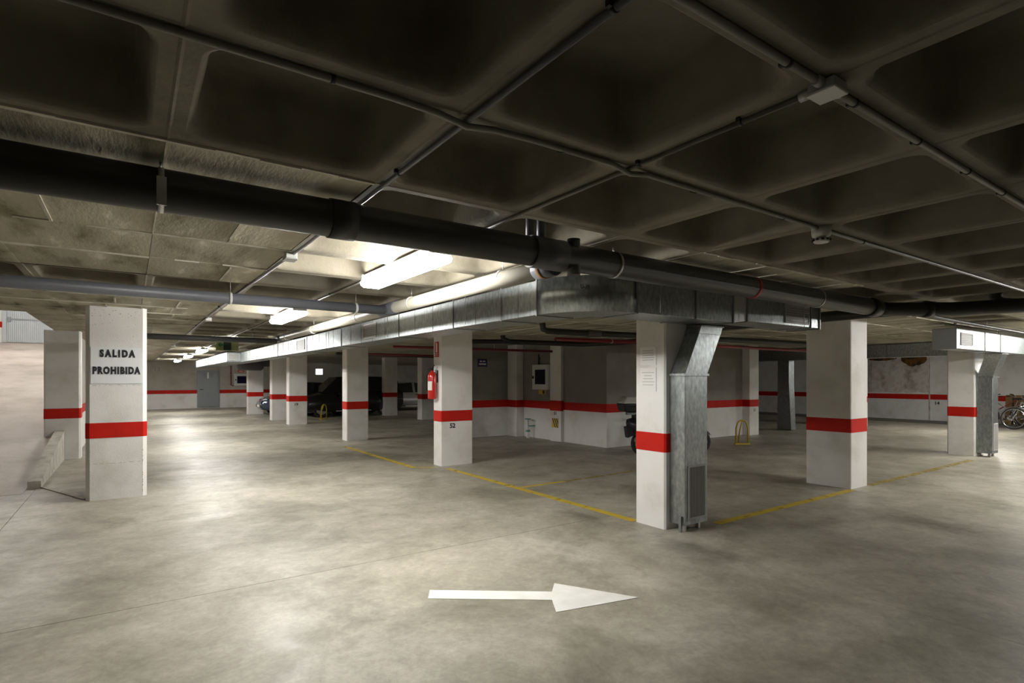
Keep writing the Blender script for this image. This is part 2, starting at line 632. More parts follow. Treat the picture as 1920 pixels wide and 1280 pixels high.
text('bay_number', '14', 0.17, (24.99, yw(1757), 0.66), FX, 'ink', w_right, offset=0.004)
struct(MB().box(23.2, 25.0, -5.7, 15.9, 0.0, 0.004).build('trim_floor_strip', 'floordark'))  # darker strip of floor along the right wall
text('bay_number', '13', 0.32, (1.15, YF - .006, 2.07), FY, 'inkfaint', w_far, offset=0.006)
# pilaster with the bay number 51 and lower part of the core wall
pil = struct(MB().box(8.82, 8.9, 10.62, 11.05, 0, ZS).build('trim_pilaster', 'white'))
MB().box(8.816, 8.9, 10.616, 11.054, B0 - .03, B1 + .03).build('red_band', 'red', pil)
text('bay_number', '51', 0.11, (8.817, 10.84, 0.70), FX, 'ink', pil, offset=0.003)
hz = thing('hazard_plate', 'black and yellow striped plate on the pilaster under the hose cabinet', 'sign', (8.815, 10.84, 0.46))
MB().box(8.805, 8.82, 10.72, 10.96, 0.345, 0.575).build('plate', 'hazyellow', hz)
for k in range(4):
    y = 10.95 - k * 0.075
    lo = max(y - 0.115 - .035, 10.72)
    MB().prism([(y, .575), (max(y - .038, 10.72), .575), (lo, .345 + max(0, (10.72 - (y - .15)) * 2)), (max(y - .115, 10.72), .345 + max(0, (10.72 - (y - .115)) * 2))], 'x', 8.801, 8.806).build('stripe', 'black', hz)

# ------------------------------------------------------------------ ramp, kerb, gate
prof = [(9.9, 0.002), (10.6, 0.03), (11.5, 0.11), (12.6, 0.26), (13.8, 0.46), (15.0, 0.68), (18, 1.23), (22, 1.965), (27.1, 2.9)]
rm = struct(MB().prism(prof + [(27.1, -0.01), (9.9, -0.01)], 'x', -4.0, -1.2).build('ramp', 'ramp'))
MB().prism([(10.35, 0.0), (10.35, 0.10), (13.75, 0.56), (13.75, 0.0)], 'x', -1.2, -1.05).build('trim_kerb', 'kerb')['kind'] = 'structure'
MB().prism([(-1.06, 10.36), (-0.96, 10.42), (-0.42, 9.05), (-0.50, 9.0)], 'z', 0.0, 0.012).build('trim_kerb_low', 'kerb')['kind'] = 'structure'
gt = bpy.data.objects.new('door_2', None)
C.objects.link(gt)
gt.location = (-2.5, 27.08, 2.9)
struct(gt)
m = MB()
n = 44
for k in range(n):
    xa = -3.70 + 2.45 * k / n
    xb = -3.70 + 2.45 * (k + 1) / n
    m.box(xa, xb - 0.008, 27.04, 27.06, 2.93, 5.2)
m.box(-3.70, -1.25, 27.055, 27.08, 2.93, 5.2)
m.build('gate_panel', 'gate', gt)
MB().box(-3.82, -3.705, 27.02, 27.09, 2.9, 5.3).build('gate_post', 'gate', gt)
MB().box(-3.71, -1.25, 27.02, 27.04, 3.74, 3.785).build('lock_bar', 'gatedark', gt)
MB().box(-3.68, -3.58, 27.0, 27.03, 3.66, 3.84).build('lock_case', 'gatedark', gt)

# ------------------------------------------------------------------ door on the far wall
d1 = bpy.data.objects.new('door_1', None)
C.objects.link(d1)
d1.location = (3.5, YF, 0)
struct(d1)
MB().box(2.98, 4.06, YF - .05, YF - .005, 0.04, 2.06).build('door_frame', 'doorgrey', d1)
lf = MB().box(3.04, 4.00, YF - .075, YF - .05, 0.06, 2.0).build('door_leaf', 'doorgrey', d1)
for x in (3.25, 3.55):
    MB().box(x, x + .2, YF - .082, YF - .075, 1.68, 1.92).build('vent_panel', 'gatedark', lf)
MB().box(3.46, 3.53, YF - .084, YF - .075, 1.62, 1.95).build('door_notice', 'papersheet', lf)
MB().tube([(3.12, YF - .075, 1.02), (3.12, YF - .12, 1.02), (3.26, YF - .12, 1.02)], 0.014, 8).build('handle', 'black', lf)
wn = struct(MB().box(9.25, 9.65, YF - .03, YF - .004, 1.86, 2.2).build('window_1', 'daylight'))
MB().box(9.22, 9.68, YF - .02, YF - .002, 1.83, 2.23).build('window_frame', 'boxgrey', wn)


# ------------------------------------------------------------------ pillars
def octo(x0, x1, y0, y1, c):
    return [(x0 + c, y0), (x1 - c, y0), (x1, y0 + c), (x1, y1 - c), (x1 - c, y1), (x0 + c, y1), (x0, y1 - c), (x0, y0 + c)]


PIL = {}


def pillar(key, x0, x1, y0, y1, label, c=0.018, z1=ZS):
    t = thing('concrete_pillar', label, 'pillar', ((x0 + x1) / 2, (y0 + y1) / 2, 0), 'white pillars with a red band')
    MB().prism(octo(x0, x1, y0, y1, c), 'z', 0, z1).build('shaft', 'white', t)
    e = 0.003
    MB().prism(octo(x0 - e, x1 + e, y0 - e, y1 + e, c), 'z', B0, B1).build('red_band', 'red', t)
    PIL[key] = t
    return t


pillar('S', -0.47, 0.185, 8.87, 9.35, 'white concrete pillar lettered SALIDA PROHIBIDA beside the ramp', 0.045)
pillar('FL', -1.36, -0.80, 13.76, 14.19, 'white concrete pillar at the kerb, standing behind the lettered pillar', 0.03)
pillar('P1', 4.54, 5.02, 3.79, 4.20, 'nearest white pillar, with a galvanised drop duct strapped to its side')
pillar('P52', 4.57, 5.22, 8.84, 9.14, 'white concrete pillar numbered 52 with the red fire extinguisher', 0.012)
pillar('P692', 4.50, 5.07, 13.86, 14.22, 'white concrete pillar under the duct, next one behind the pillar numbered 52')
pillar('P577', 4.48, 5.09, 19.95, 20.32, 'white concrete pillar numbered 19 under the long duct', 0.012)
pillar('P502', 4.43, 5.05, 22.45, 22.85, 'white concrete pillar just behind the one numbered 19, left of it', 0.012)
pillar('P461', 4.32, 4.95, 26.9, 27.3, 'farthest white pillar of the duct row, near the hose cabinet', 0.012)
pillar('P712', 9.0, 9.58, 22.65, 22.98, 'shaded pillar in front of the silver car in the dark bay', 0.012)
pillar('P785', 9.25, 9.88, 19.5, 19.9, 'shaded pillar seen beside the fire extinguisher, right of the silver car', 0.012)
pillar('P2', 8.38, 8.88, 3.70, 4.33, 'thick white pillar standing alone at the end of the yellow line', 0.010)
pillar('P3', 14.05, 14.6, 3.87, 4.33, 'white pillar at right with a second galvanised drop duct')
pillar('P4', 14.17, 14.62, 8.88, 9.25, 'white pillar numbered 53 at the corner behind the yellow hoop', 0.012)
pillar('PR', 19.65, 20.25, 8.42, 8.9, 'far white pillar partly hidden behind the thick lone pillar', 0.012)
pillar('PB', 8.66, 8.898, 12.32, 12.749, 'shaded white pillar in the inner corner of the walled bay', 0.01)
text('bay_number', '52', 0.115, (4.80, 8.838, 0.715), FY, 'ink', PIL['P52'], offset=0.004)
text('bay_number', '19', 0.13, (4.72, 19.945, 0.69), FY, 'ink', PIL['P577'], offset=0.004)
text('bay_number', '53', 0.11, (14.40, 8.875, 0.70), FY, 'inkfaint', PIL['P4'], offset=0.003)

# rough pour lines and pock marks in the lettered pillar
srng = random.Random(11)
for (z, nseg) in ((1.475, 9), (0.465, 16)):
    for k in range(nseg):
        x = -0.41 + 0.54 * (k + srng.random() * .6) / nseg
        zz = z + srng.uniform(-.006, .006)
        MB().box(x, x + srng.uniform(.012, .04), 8.8685, 8.872, zz - .0025, zz + srng.uniform(.001, .005)).build('pour_line', 'greywall', PIL['S'])
for k in range(34):
    x = srng.uniform(-.41, .12)
    z = 2.46 - abs(srng.gauss(0, .07)) if k < 28 else srng.uniform(2.1, 2.35)
    e = srng.uniform(.002, .005)
    MB().box(x - e, x + e, 8.8685, 8.872, z - e, z + e).build('pock_mark', 'greywall', PIL['S'])
for k in range(22):
    z = srng.uniform(.05, .72)
    sx_ = srng.choice((-.425, .138))
    MB().box(sx_ - .004, sx_ + .004, 8.866, 8.874, z, z + srng.uniform(.005, .018)).build('pock_mark', 'greywall', PIL['S'])

# lettered paper on the pillar
sg = thing('paper_sign', 'white paper lettered SALIDA PROHIBIDA in black on the pillar', 'sign', (-0.14, 8.865, 1.6))
MB().box(-0.415, 0.125, 8.863, 8.869, 1.50, 1.97).build('paper', 'paper', sg)
text('lettering', 'SALIDA', 0.122, (-0.135, 8.860, 1.885), FY, 'ink', sg, offset=0.008, spacing=1.46, sx=0.68)
text('lettering', 'PROHIBIDA', 0.122, (-0.145, 8.860, 1.665), FY, 'ink', sg, offset=0.008, spacing=1.27, sx=0.66)

# notices on the near pillar (illegible lines of print)
nrng = random.Random(5)
for (zc, h, lab, mt, ink) in ((1.80, 0.19, 'upper curled notice on the nearest pillar, in the duct shadow', 'papersheet', 'inkfaint'),
                              (1.55, 0.25, 'lower faded notice on the nearest pillar, in full light', 'papersheet', 'inkfaint')):
    t = thing('notice', lab, 'notice', (4.536, 4.02, zc))
    MB().box(4.534, 4.5395, 3.905, 4.125, zc - h / 2, zc + h / 2).build('sheet', mt, t)
    nl = 5
    for k in range(nl):
        ww = nrng.uniform(0.05, 0.085)
        z = zc + h * 0.30 - k * h * 0.13
        MB().box(4.532, 4.5342, 4.015 - ww, 4.015 + ww, z - 0.0025, z + 0.0025).build('print_line', ink, t)

# fire extinguisher and its sign
ex = thing('fire_extinguisher', 'red fire extinguisher hung on the pillar numbered 52', 'extinguisher', (4.47, 8.99, 1.2))
T = Matrix.Translation((4.47, 8.99, 1.2))
MB().lathe([(0.060, 0), (0.078, 0.012), (0.080, 0.03), (0.080, 0.40), (0.074, 0.44), (0.055, 0.475), (0.028, 0.495), (0.024, 0.515)], 24, T).build('cylinder', 'exred', ex)
MB().lathe([(0.022, 0.512), (0.022, 0.545), (0.030, 0.548), (0.030, 0.570), (0.012, 0.575)], 14, T).build('valve', 'black', ex)
MB().hexa([(4.46, 8.98, 1.765), (4.48, 8.98, 1.765), (4.48, 9.0, 1.765), (4.46, 9.0, 1.765), (4.455, 8.90, 1.80), (4.475, 8.90, 1.80), (4.475, 8.92, 1.82), (4.455, 8.92, 1.82)]).build('lever', 'black', ex)
MB().tube([(4.45, 9.0, 1.755), (4.41, 9.04, 1.76), (4.385, 9.06, 1.70), (4.382, 9.06, 1.55), (4.388, 9.055, 1.36)], 0.010, 8).build('hose', 'black', ex)
m = MB()
for k in range(9):
    a0 = R(150 + k * 10)
    a1 = R(160 + k * 10)
    r_ = 0.0812
    cx, cy = 4.47, 8.99
    m.add([(cx + r_ * math.cos(a0), cy + r_ * math.sin(a0), 1.36), (cx + r_ * math.cos(a1), cy + r_ * math.sin(a1), 1.36),
           (cx + r_ * math.cos(a1), cy + r_ * math.sin(a1), 1.52), (cx + r_ * math.cos(a0), cy + r_ * math.sin(a0), 1.52)], [(0, 3, 2, 1)], True)
m.build('label_sticker', 'signwhite', ex)
MB().box(4.545, 4.571, 8.95, 9.03, 1.50, 1.72).build('wall_hook', 'black', ex)
es = thing('extinguisher_sign', 'red and white extinguisher sign high on the pillar numbered 52', 'sign', (4.565, 9.0, 1.97))
MB().box(4.560, 4.5695, 8.925, 9.075, 1.96, 2.235).build('plate', 'signred', es)
MB().box(4.557, 4.5605, 8.975, 9.025, 2.045, 2.20).build('pictogram', 'signwhite', es)
MB().box(4.557, 4.5605, 8.99, 9.045, 2.205, 2.216).build('pictogram', 'signwhite', es)
text('lettering', 'EXTINTOR', 0.024, (4.5585, 9.0, 2.015), FX, 'signwhite', es)
MB().box(4.557, 4.5605, 8.935, 9.065, 1.985, 1.992).build('print_line', 'signwhite', es)


# ------------------------------------------------------------------ fluorescent lights
def lamp(x, y, along, label, L=1.36, z=ZS - 0.004, w_=0.20):
    t = thing('fluorescent_light', label, 'light', (x, y, z - 0.1), 'fluorescent ceiling lights')
    def bx(a0, a1, b0, b1, z0, z1):
        if along == 'y':
            return MB().box(x + b0, x + b1, y + a0, y + a1, z0, z1)
        return MB().box(x + a0, x + a1, y + b0, y + b1, z0, z1)
    h = L / 2
    if z < 3:
        for s in (-1, 1):
            bx(s * h * .7 - .015, s * h * .7 + .015, -.03, .03, z - 0.004, z + 0.004).build('mount', 'lampend', t)
    bx(-h, h, -.065, .065, z - 0.045, z - 0.003).build('housing', 'lampbody', t)
    # wrap-round diffuser, widest in the middle
    a = h - 0.012
    prof_ = [(-.070, z - .118), (.070, z - .118), (.098, z - .100), (.104, z - .075), (.080, z - .044), (-.080, z - .044), (-.104, z - .075), (-.098, z - .100)]
    if along == 'y':
        MB().prism([(x + p, q) for p, q in prof_], 'y', y - a, y + a).build('diffuser', 'tube', t)
    else:
        MB().prism([(y + p, q) for p, q in prof_], 'x', x - a, x + a).build('diffuser', 'tube', t)
    for s in (-1, 1):
        bx(s * h - 0.012, s * h + 0.012, -.085, .085, z - 0.060, z - 0.003).build('end_cap', 'lampend', t)
    return t


XA = X0 + 2 * MOD - 0.02
for y, lab in ((4.18, 'nearest lit fluorescent light, beside the big duct bend'),
               (8.1, 'second lit fluorescent light from the camera along the duct'),
               (14.3, 'third lit fluorescent light, just left of the green exit sign'),
               (19.3, 'fourth lit fluorescent light in the long row by the duct'),
               (24.1, 'fifth lit fluorescent light in the long row by the duct'),
               (29.8, 'farthest lit fluorescent light, near the door')):
    lamp(XA, y, 'y', lab)
YB = Y0 + 2 * MOD
lamp(16.6, 23.5, 'x', 'added unseen fluorescent light brightening the silver car in the dark bay')  # unseen lamp added to brighten the silver car
lamp(9.8, 0.87, 'x', 'lit fluorescent light right of the frame, before the thick lone pillar')
lamp(13.0, 0.87, 'x', 'added fluorescent light right of the frame, brightening the right floor and wall')  # extra lamp added to strengthen the light on the right side
lamp(15.2, 2.2, 'x', 'lit fluorescent light in front of the far right duct')
lamp(20.0, 5.2, 'x', 'lit fluorescent light near the parked bicycles')
lamp(-2.6, 17.5, 'x', 'added unseen fluorescent light high over the ramp, standing in for skylight', z=5.8)  # added out of view, in place of skylight falling on the ramp
lamp(-2.6, 23.5, 'x', 'added unseen fluorescent light toward the ramp gate, standing in for skylight', z=5.8)  # second lamp added out of view to brighten ramp and gate like skylight

# ------------------------------------------------------------------ ventilation ducts
ZB, ZT = 2.13, 2.44


def grille(parent, face, a0, a1, z0, z1, p, nslat=7, vertical=False):
    """louvred grille; face 'x' lies at x=p looking -X, 'y' at y=p looking -Y"""
    fr = MB()
    b = 0.014
    def bx(mb, u0, u1, w0, w1, d0, d1):
        if face == 'x':
            mb.box(p + d0, p + d1, u0, u1, w0, w1)
        else:
            mb.box(u0, u1, p + d0, p + d1, w0, w1)
        return mb
    bx(fr, a0, a1, z0, z0 + b, -0.012, 0.001)
    bx(fr, a0, a1, z1 - b, z1, -0.012, 0.001)
    bx(fr, a0, a0 + b, z0 + b, z1 - b, -0.012, 0.001)
    bx(fr, a1 - b, a1, z0 + b, z1 - b, -0.012, 0.001)
    G = fr.build('grille', 'boxgrey', parent)
    bx(MB(), a0 + b, a1 - b, z0 + b, z1 - b, -0.003, 0.0005).build('grille_back', 'galvdark', G)
    for k in range(nslat):
        t0 = (k + 0.25) / nslat
        t1 = (k + 0.75) / nslat
        if vertical:
            bx(MB(), a0 + b + (a1 - a0 - 2 * b) * t0, a0 + b + (a1 - a0 - 2 * b) * t1, z0 + b, z1 - b, -0.010, -0.003).build('slat', 'slatgrey', G)
        else:
            bx(MB(), a0 + b, a1 - b, z0 + b + (z1 - z0 - 2 * b) * t0, z0 + b + (z1 - z0 - 2 * b) * t1, -0.010, -0.003).build('slat', 'slatgrey', G)
    return G


def ya_at(px, X):
    t = (px - 960) / FOC
    return X * (math.cos(YAW) - math.sin(YAW) * t) / (math.sin(YAW) + math.cos(YAW) * t)


def xa_at(px, Y):
    t = (px - 960) / FOC
    return Y * (math.sin(YAW) + math.cos(YAW) * t) / (math.cos(YAW) - math.sin(YAW) * t)


DX, DY = 3.0, 3.33      # outer faces of the two arms
WD = 0.42
dm = thing('ventilation_duct', 'large galvanised duct bending round the corner pillar', 'duct', (3.2, 3.6, 0))
dm.location.z = 0
ysec = [3.95, ya_at(940, DX), ya_at(850, DX), ya_at(748, DX), ya_at(640, DX), ya_at(572, DX) - .15, 14.5, 17.3, 20.0]
for k in range(len(ysec) - 1):
    MB().box(DX, DX + WD, ysec[k], ysec[k + 1], ZB, ZT).build('duct_section', 'galv', dm, bevel=0.004)
for y in ysec:
    MB().box(DX - .008, DX + WD + .008, y - 0.007, y + 0.007, ZB - .008, ZT + .008).build('flange', 'galvdark', dm)
for k in range(len(ysec) - 1):
    n_ = max(1, int((ysec[k + 1] - ysec[k]) / 0.55))
    for q in range(1, n_ + 1):
        y = ysec[k] + (ysec[k + 1] - ysec[k]) * q / (n_ + 1)
        MB().box(DX - .003, DX, y - .003, y + .003, ZB, ZT).build('seam', 'galvdark', dm)
ys2 = [20.0, 22.6, 25.2, 27.8, 30.2]
for k in range(len(ys2) - 1):
    MB().box(2.58, DX + WD, ys2[k] + (.012 if k == 0 else 0), ys2[k + 1], ZB, ZT).build('duct_section', 'galv', dm, bevel=0.004)
    MB().box(2.57, DX + WD + .01, ys2[k + 1] - 0.012, ys2[k + 1] + 0.012, ZB - .01, ZT + .01).build('flange', 'galvdark', dm)
# rounded elbow
m = MB()
cx, cy = DX + 0.62, DY + 0.62
ro, ri = 0.62, 0.62 - WD
n = 12
v = []
for k in range(n + 1):
    a = PI + (PI / 2) * k / n
    for (r_, z) in ((ro, ZB), (ro, ZT), (ri, ZT), (ri, ZB)):
        v.append((cx + r_ * math.cos(a), cy + r_ * math.sin(a), z))
f = []
for k in range(n):
    for q in range(4):
        f.append((k * 4 + q, (k + 1) * 4 + q, (k + 1) * 4 + (q + 1) % 4, k * 4 + (q + 1) % 4))
m.add(v, f, False)
m.f += [(0, 1, 2, 3), (n * 4 + 3, n * 4 + 2, n * 4 + 1, n * 4)]
m.sm += [False, False]
el = m.build('elbow', 'galv', dm)
for i, p in enumerate(el.data.polygons):
    if i < n * 4 and i % 4 in (0, 2):
        p.use_smooth = True
text('marker_note', 'U-30', 0.05, (xa_at(1095, DY + .02) , DY + 0.008, 2.30), FY, 'ink', dm)
xsec = [cx, xa_at(1305, DY), xa_at(1375, DY)]
for k in range(len(xsec) - 1):
    MB().box(xsec[k], xsec[k + 1], DY, DY + WD, ZB, ZT).build('duct_section', 'galv', dm, bevel=0.004)
for x in xsec:
    MB().box(x - 0.008, x + 0.008, DY - .008, DY + WD + .008, ZB - .008, ZT + .008).build('flange', 'galvdark', dm)
xr0, xr1, xe = xa_at(1375, DY), xa_at(1402, DY), xa_at(1538, DY)
MB().hexa([(xr0 + .012, DY, ZB), (xr1, DY + .01, ZB + .03), (xr1, DY + WD - .03, ZB + .03), (xr0 + .012, DY + WD, ZB),
           (xr0 + .012, DY, ZT), (xr1, DY + .01, ZT - .02), (xr1, DY + WD - .03, ZT - .02), (xr0 + .012, DY + WD, ZT)]).build('reducer', 'bracket', dm)
MB().box(xr1, xe, DY + .01, DY + WD - .03, ZB + .03, ZT - .02).build('duct_section', 'galv', dm, bevel=0.004)
MB().box(xr1 - .012, xr1 + .012, DY - .005, DY + WD - .015, ZB + .018, ZT - .008).build('flange', 'galvdark', dm)
MB().box(xe - .02, xe + .004, DY - .005, DY + WD - .015, ZB + .018, ZT - .008).build('end_plate', 'galvdark', dm)
xg = xa_at(1518, DY)
MB().box(xg + .03, xg + .045, DY - .003, DY + WD - .02, ZB + .022, ZT - .012).build('flange', 'galvdark', dm)
grille(dm, 'y', xa_at(1473, DY), xg, ZB + .055, ZT - .04, DY + .01, 7)
grille(dm, 'x', ya_at(706, DX), ya_at(682, DX), ZB + .05, ZT - .04, DX, 7)
grille(dm, 'x', ya_at(572, DX), ya_at(557, DX), ZB + .05, ZT - .04, DX, 7)
grille(dm, 'y', 2.62, 2.96, ZB + .05, ZT - .04, 20.012, 5)
for (x, y) in ((2.98, 5.2), (2.98, 7.4), (2.98, 10.2), (2.98, 12.9), (2.98, 16), (3.9, 3.31), (5.2, 3.31), (6.4, 3.33)):
    MB().tube([(x, y, ZB + .02), (x, y, ZS - .001)], 0.004, 6).build('hanger_rod', 'bracket', dm)


# the two drop ducts
def drop(x0, x1, yf, yb, sh, label, shy=0.0, zt=ZB - .015):
    t = thing('drop_duct', label, 'duct', ((x0 + x1) / 2, (yf + yb) / 2, 0))
    z0, z1 = 0.07, 1.60
    zk = zt - 0.085

    def q(k, z):
        dx, dy = sh * k, shy * k
        return [(x0 + dx, yf + dy, z), (x1 + dx, yf + dy, z), (x1 + dx, yb + dy, z), (x0 + dx, yb + dy, z)]
    MB().box(x0, x1, yf, yb, z0, z1).build('lower_duct', 'galv', t, bevel=0.005)
    MB().hexa(q(0, z1) + q(.85, zk)).build('offset_duct', 'galv', t, bevel=0.004)
    MB().hexa(q(.85, zk) + q(1, zt)).build('neck', 'galv', t)
    MB().box(x0 - .014, x1 + .014, yf - .014, yb + .003, z1 - .012, z1 + .012).build('flange', 'galv', t)
    MB().box(x0 + sh - .01, x1 + sh + .01, yf + shy - .01, yb + shy + .003, zt - .010, zt + .001).build('flange', 'galvdark', t)
    for x in (x0 + .06, x1 - .08):
        MB().box(x, x + .03, yf + .05, yf + .09, 0.0, z0).build('foot', 'bracket', t)
    MB().box(x0 - .022, x0 - .002, yf + .03, yf + .06, 0.0, 0.16).build('foot_bracket', 'galvdark', t)
    grille(t, 'y', x0 + .05, x1 - .04, 0.13, 0.67, yf, 12, True)
    return t


drop(4.61, 4.975, 3.60, 3.783, 0.27, 'galvanised drop duct with a floor level grille on the nearest pillar')
# right hand duct with its own drop
dr = thing('ventilation_duct', 'short galvanised duct at the right above the second drop duct', 'duct', (15.0, 3.6, 0))
Z2B, Z2T = 2.06, 2.39
RX = [11.1, 12.5, 13.36, 15.0, 16.45]
for k in range(len(RX) - 1):
    MB().box(RX[k], RX[k + 1], 3.30, 3.62, Z2B, Z2T).build('duct_section', 'galv', dr, bevel=0.004)
for x in RX:
    MB().box(x - .008, x + .008, 3.292, 3.628, Z2B - .008, Z2T + .008).build('flange', 'galvdark', dr)
grille(dr, 'y', 11.3, 11.85, Z2B + .06, Z2T - .06, 3.30, 6)
for x in (11.6, 13.9, 16.0):
    MB().tube([(x, 3.46, Z2T), (x, 3.46, ZS)], 0.006, 6).build('hanger_rod', 'bracket', dr)
drop(14.12, 14.47, 3.61, 3.86, -0.60, 'galvanised drop duct on the pillar at the right of the frame', -0.29, 2.045)
d3 = thing('ventilation_duct', 'dim galvanised duct hung in front of the stained right wall', 'duct', (16.7, 8.5, 0))
RY = [4.9, 6.4, 8.0, 9.6, 11.2]
for k in range(len(RY) - 1):
    MB().box(16.5, 17.0, RY[k], RY[k + 1], 2.14, 2.47).build('duct_section', 'galv', d3, bevel=0.004)
    MB().box(16.49, 17.01, RY[k + 1] - .012, RY[k + 1] + .012, 2.13, 2.48).build('flange', 'galvdark', d3)
MB().hexa([(16.5, 9.05, 1.5), (16.8, 9.05, 1.5), (16.8, 9.4, 1.5), (16.5, 9.4, 1.5), (16.5, 9.05, 2.14), (16.8, 9.05, 2.14), (16.8, 9.4, 2.14), (16.5, 9.4, 2.14)]).build('branch', 'galv', d3)
MB().hexa([(16.55, 9.0, 0.02), (16.8, 9.0, 0.02), (16.8, 9.45, 0.02), (16.55, 9.45, 0.02), (16.5, 9.05, 1.5), (16.8, 9.05, 1.5), (16.8, 9.4, 1.5), (16.5, 9.4, 1.5)]).build('branch', 'galv', d3)

# ------------------------------------------------------------------ drain pipes
PY, PZ, PR = 2.85, 2.374, 0.093
bp = thing('drain_pipe', 'thick dark drain pipe crossing under the waffle ceiling', 'pipe', (2.0, PY, PZ))
MB().tube([(-6.4, PY, PZ), (7.05, PY, PZ)], PR, 28).build('pipe', 'pvcdark', bp)


def ring(x, l, r, mat, name, parent):
    return MB().tube([(x - l / 2, PY, PZ), (x + l / 2, PY, PZ)], r, 28).build(name, mat, parent)


ring(xa_at(640, PY), 0.13, PR + .007, 'pvcdark', 'collar', bp)
ring(xa_at(1024, PY), 0.26, PR + .010, 'pvccollar', 'collar', bp)
ring(xa_at(1410, PY), 0.045, PR + .002, 'signred', 'red_tape', bp)
ring(6.95, 0.2, PR + .012, 'pvcdark', 'collar', bp)
for x in (xa_at(301, PY), xa_at(1150, PY), xa_at(1530, PY), -2.6):
    s = ring(x, 0.022, PR + .0035, 'bracket', 'hanger_strap', bp)
    MB().tube([(x, PY, PZ + PR), (x, PY, ZS + .0)], 0.004, 6).build('rod', 'galvdark', s)
xh = xa_at(301, PY)
MB().box(xh - .018, xh + .018, PY - PR - .012, PY - PR - .004, PZ - .09, PZ + .03).build('hanger_plate', 'bracket', bp)
xc = xa_at(1070, PY)
MB().tube([(xc, PY - .03, PZ - PR - .03), (xc, PY - .03, PZ + PR + .025)], 0.045, 16).build('cleanout', 'pvcdark', bp)
for dx in (-.06, .03):
    MB().tube([(xa_at(1016, PY) + dx, PY + .05, PZ + .05), (xa_at(1016, PY) + dx + .01, PY + .06, ZS + .27)], 0.028, 12).build('vent_stub', 'pvcgrey', bp)
cp = thing('drain_pipe', 'cream drain pipe running beside the long duct', 'pipe', (2.37, 6, 2.33))
CXP = 2.40
CZ = 2.345
MB().tube([(CXP, PY + .30, CZ - .01), (CXP, 7.0, CZ), (CXP, 11.4, CZ + .01)], 0.062, 20).build('pipe', 'pvccream', cp)
MB().tube([(CXP, PY + PR + .012, CZ - .01), (CXP, PY + .30, CZ - .01)], 0.07, 20).build('socket', 'pvcgrey', cp)
MB().tube([(CXP, PY + .20, CZ - .01), (CXP, PY + .235, CZ - .01)], 0.076, 20).build('clamp', 'rust', cp)
for y in (3.6, 5.3, 6.9, 9.0, 10.8):
    s = MB().tube([(CXP, y - .01, CZ), (CXP, y + .01, CZ)], 0.066, 20).build('hanger_strap', 'boxwhite', cp)
    MB().tube([(CXP, y, CZ + .06), (CXP, y, ZS - .001)], 0.003, 6).build('rod', 'bracket', s)
MB().tube([(CXP, 5.70, CZ), (CXP, 6.12, CZ)], 0.070, 20).build('socket', 'pvcgrey', cp)
MB().tube([(CXP, 11.2, CZ), (CXP, 11.5, CZ)], 0.070, 20).build('socket', 'pvcgrey', cp)
for (y, lab, z, x1_, mt) in ((5.86, 'grey side drain pipe crossing in front of the lettered pillar', 2.32, CXP - .075, 'pvcgrey'),
                             (11.35, 'dark grey side drain pipe behind the lettered pillar', 2.29, CXP - .075, 'pvccollar')):
    t = thing('side_drain_pipe', lab, 'pipe', (-1, y, z))
    MB().tube([(-6.3 if y < 8 else -0.30, y - .25, z - .01), (x1_, y, z)], 0.05, 18).build('pipe', mt, t)
    for x in ((-2.6, -.85, .78, 2.0) if y < 8 else (0.3, 1.9)):
        yy = y - .25 * (x1_ - x) / (x1_ + 6.3)
        s = MB().tube([(x - .012, yy, z), (x + .012, yy, z)], 0.054, 18).build('hanger_strap', 'boxwhite', t)
        MB().tube([(x, yy, z + .05), (x, yy, ZS - .001)], 0.003, 6).build('rod', 'bracket', s)
xp = thing('cross_drain_pipe', 'dark drain pipe crossing at the end of the thick pipe, by the lone pillar', 'pipe', (7.3, 2.5, 2.33))
MB().tube([(7.05, PY, PZ), (7.2, PY - .06, PZ - .01), (7.35, PY - .25, PZ - .02), (7.62, 2.3, PZ - .03), (7.85, 1.75, PZ - .03), (8.2, 0.4, PZ - .02), (8.3, -2, PZ)], 0.078, 18).build('pipe', 'pvcdark', xp)
MB().tube([(7.33, PY - .22, PZ - .02), (7.22, 3.2, PZ - .03), (7.2, 6.5, PZ - .04)], 0.065, 18).build('branch_pipe', 'pvcdark', xp)
MB().tube([(7.42, PY - .35, PZ - .02), (7.52, 2.55 - .1, PZ - .025)], 0.09, 18).build('collar', 'pvcdark', xp)
MB().tube([(7.86, 1.76, PZ - .02), (7.90, 1.95, PZ + .02), (7.92, 2.0, PZ + .09), (7.92, 2.0, ZS + .25)], 0.062, 16).build('riser', 'pvccollar', xp)
fp = thing('far_drain_pipe', 'thin dark pipe running away from the cross pipe toward the right duct', 'pipe', (10, 3, 2.4))
MB().tube([(7.6, 2.95, 2.42), (10, 3.0, 2.42), (13.5, 3.05, 2.42), (18, 3.05, 2.42)], 0.03, 12).build('pipe', 'pvcdark', fp)
for x in (9, 11.5):
    MB().tube([(x, 2.98 + .03 * (x - 9) / 2.5, 2.42), (x, 2.98 + .03 * (x - 9) / 2.5, ZS)], 0.004, 6).build('rod', 'bracket', fp)
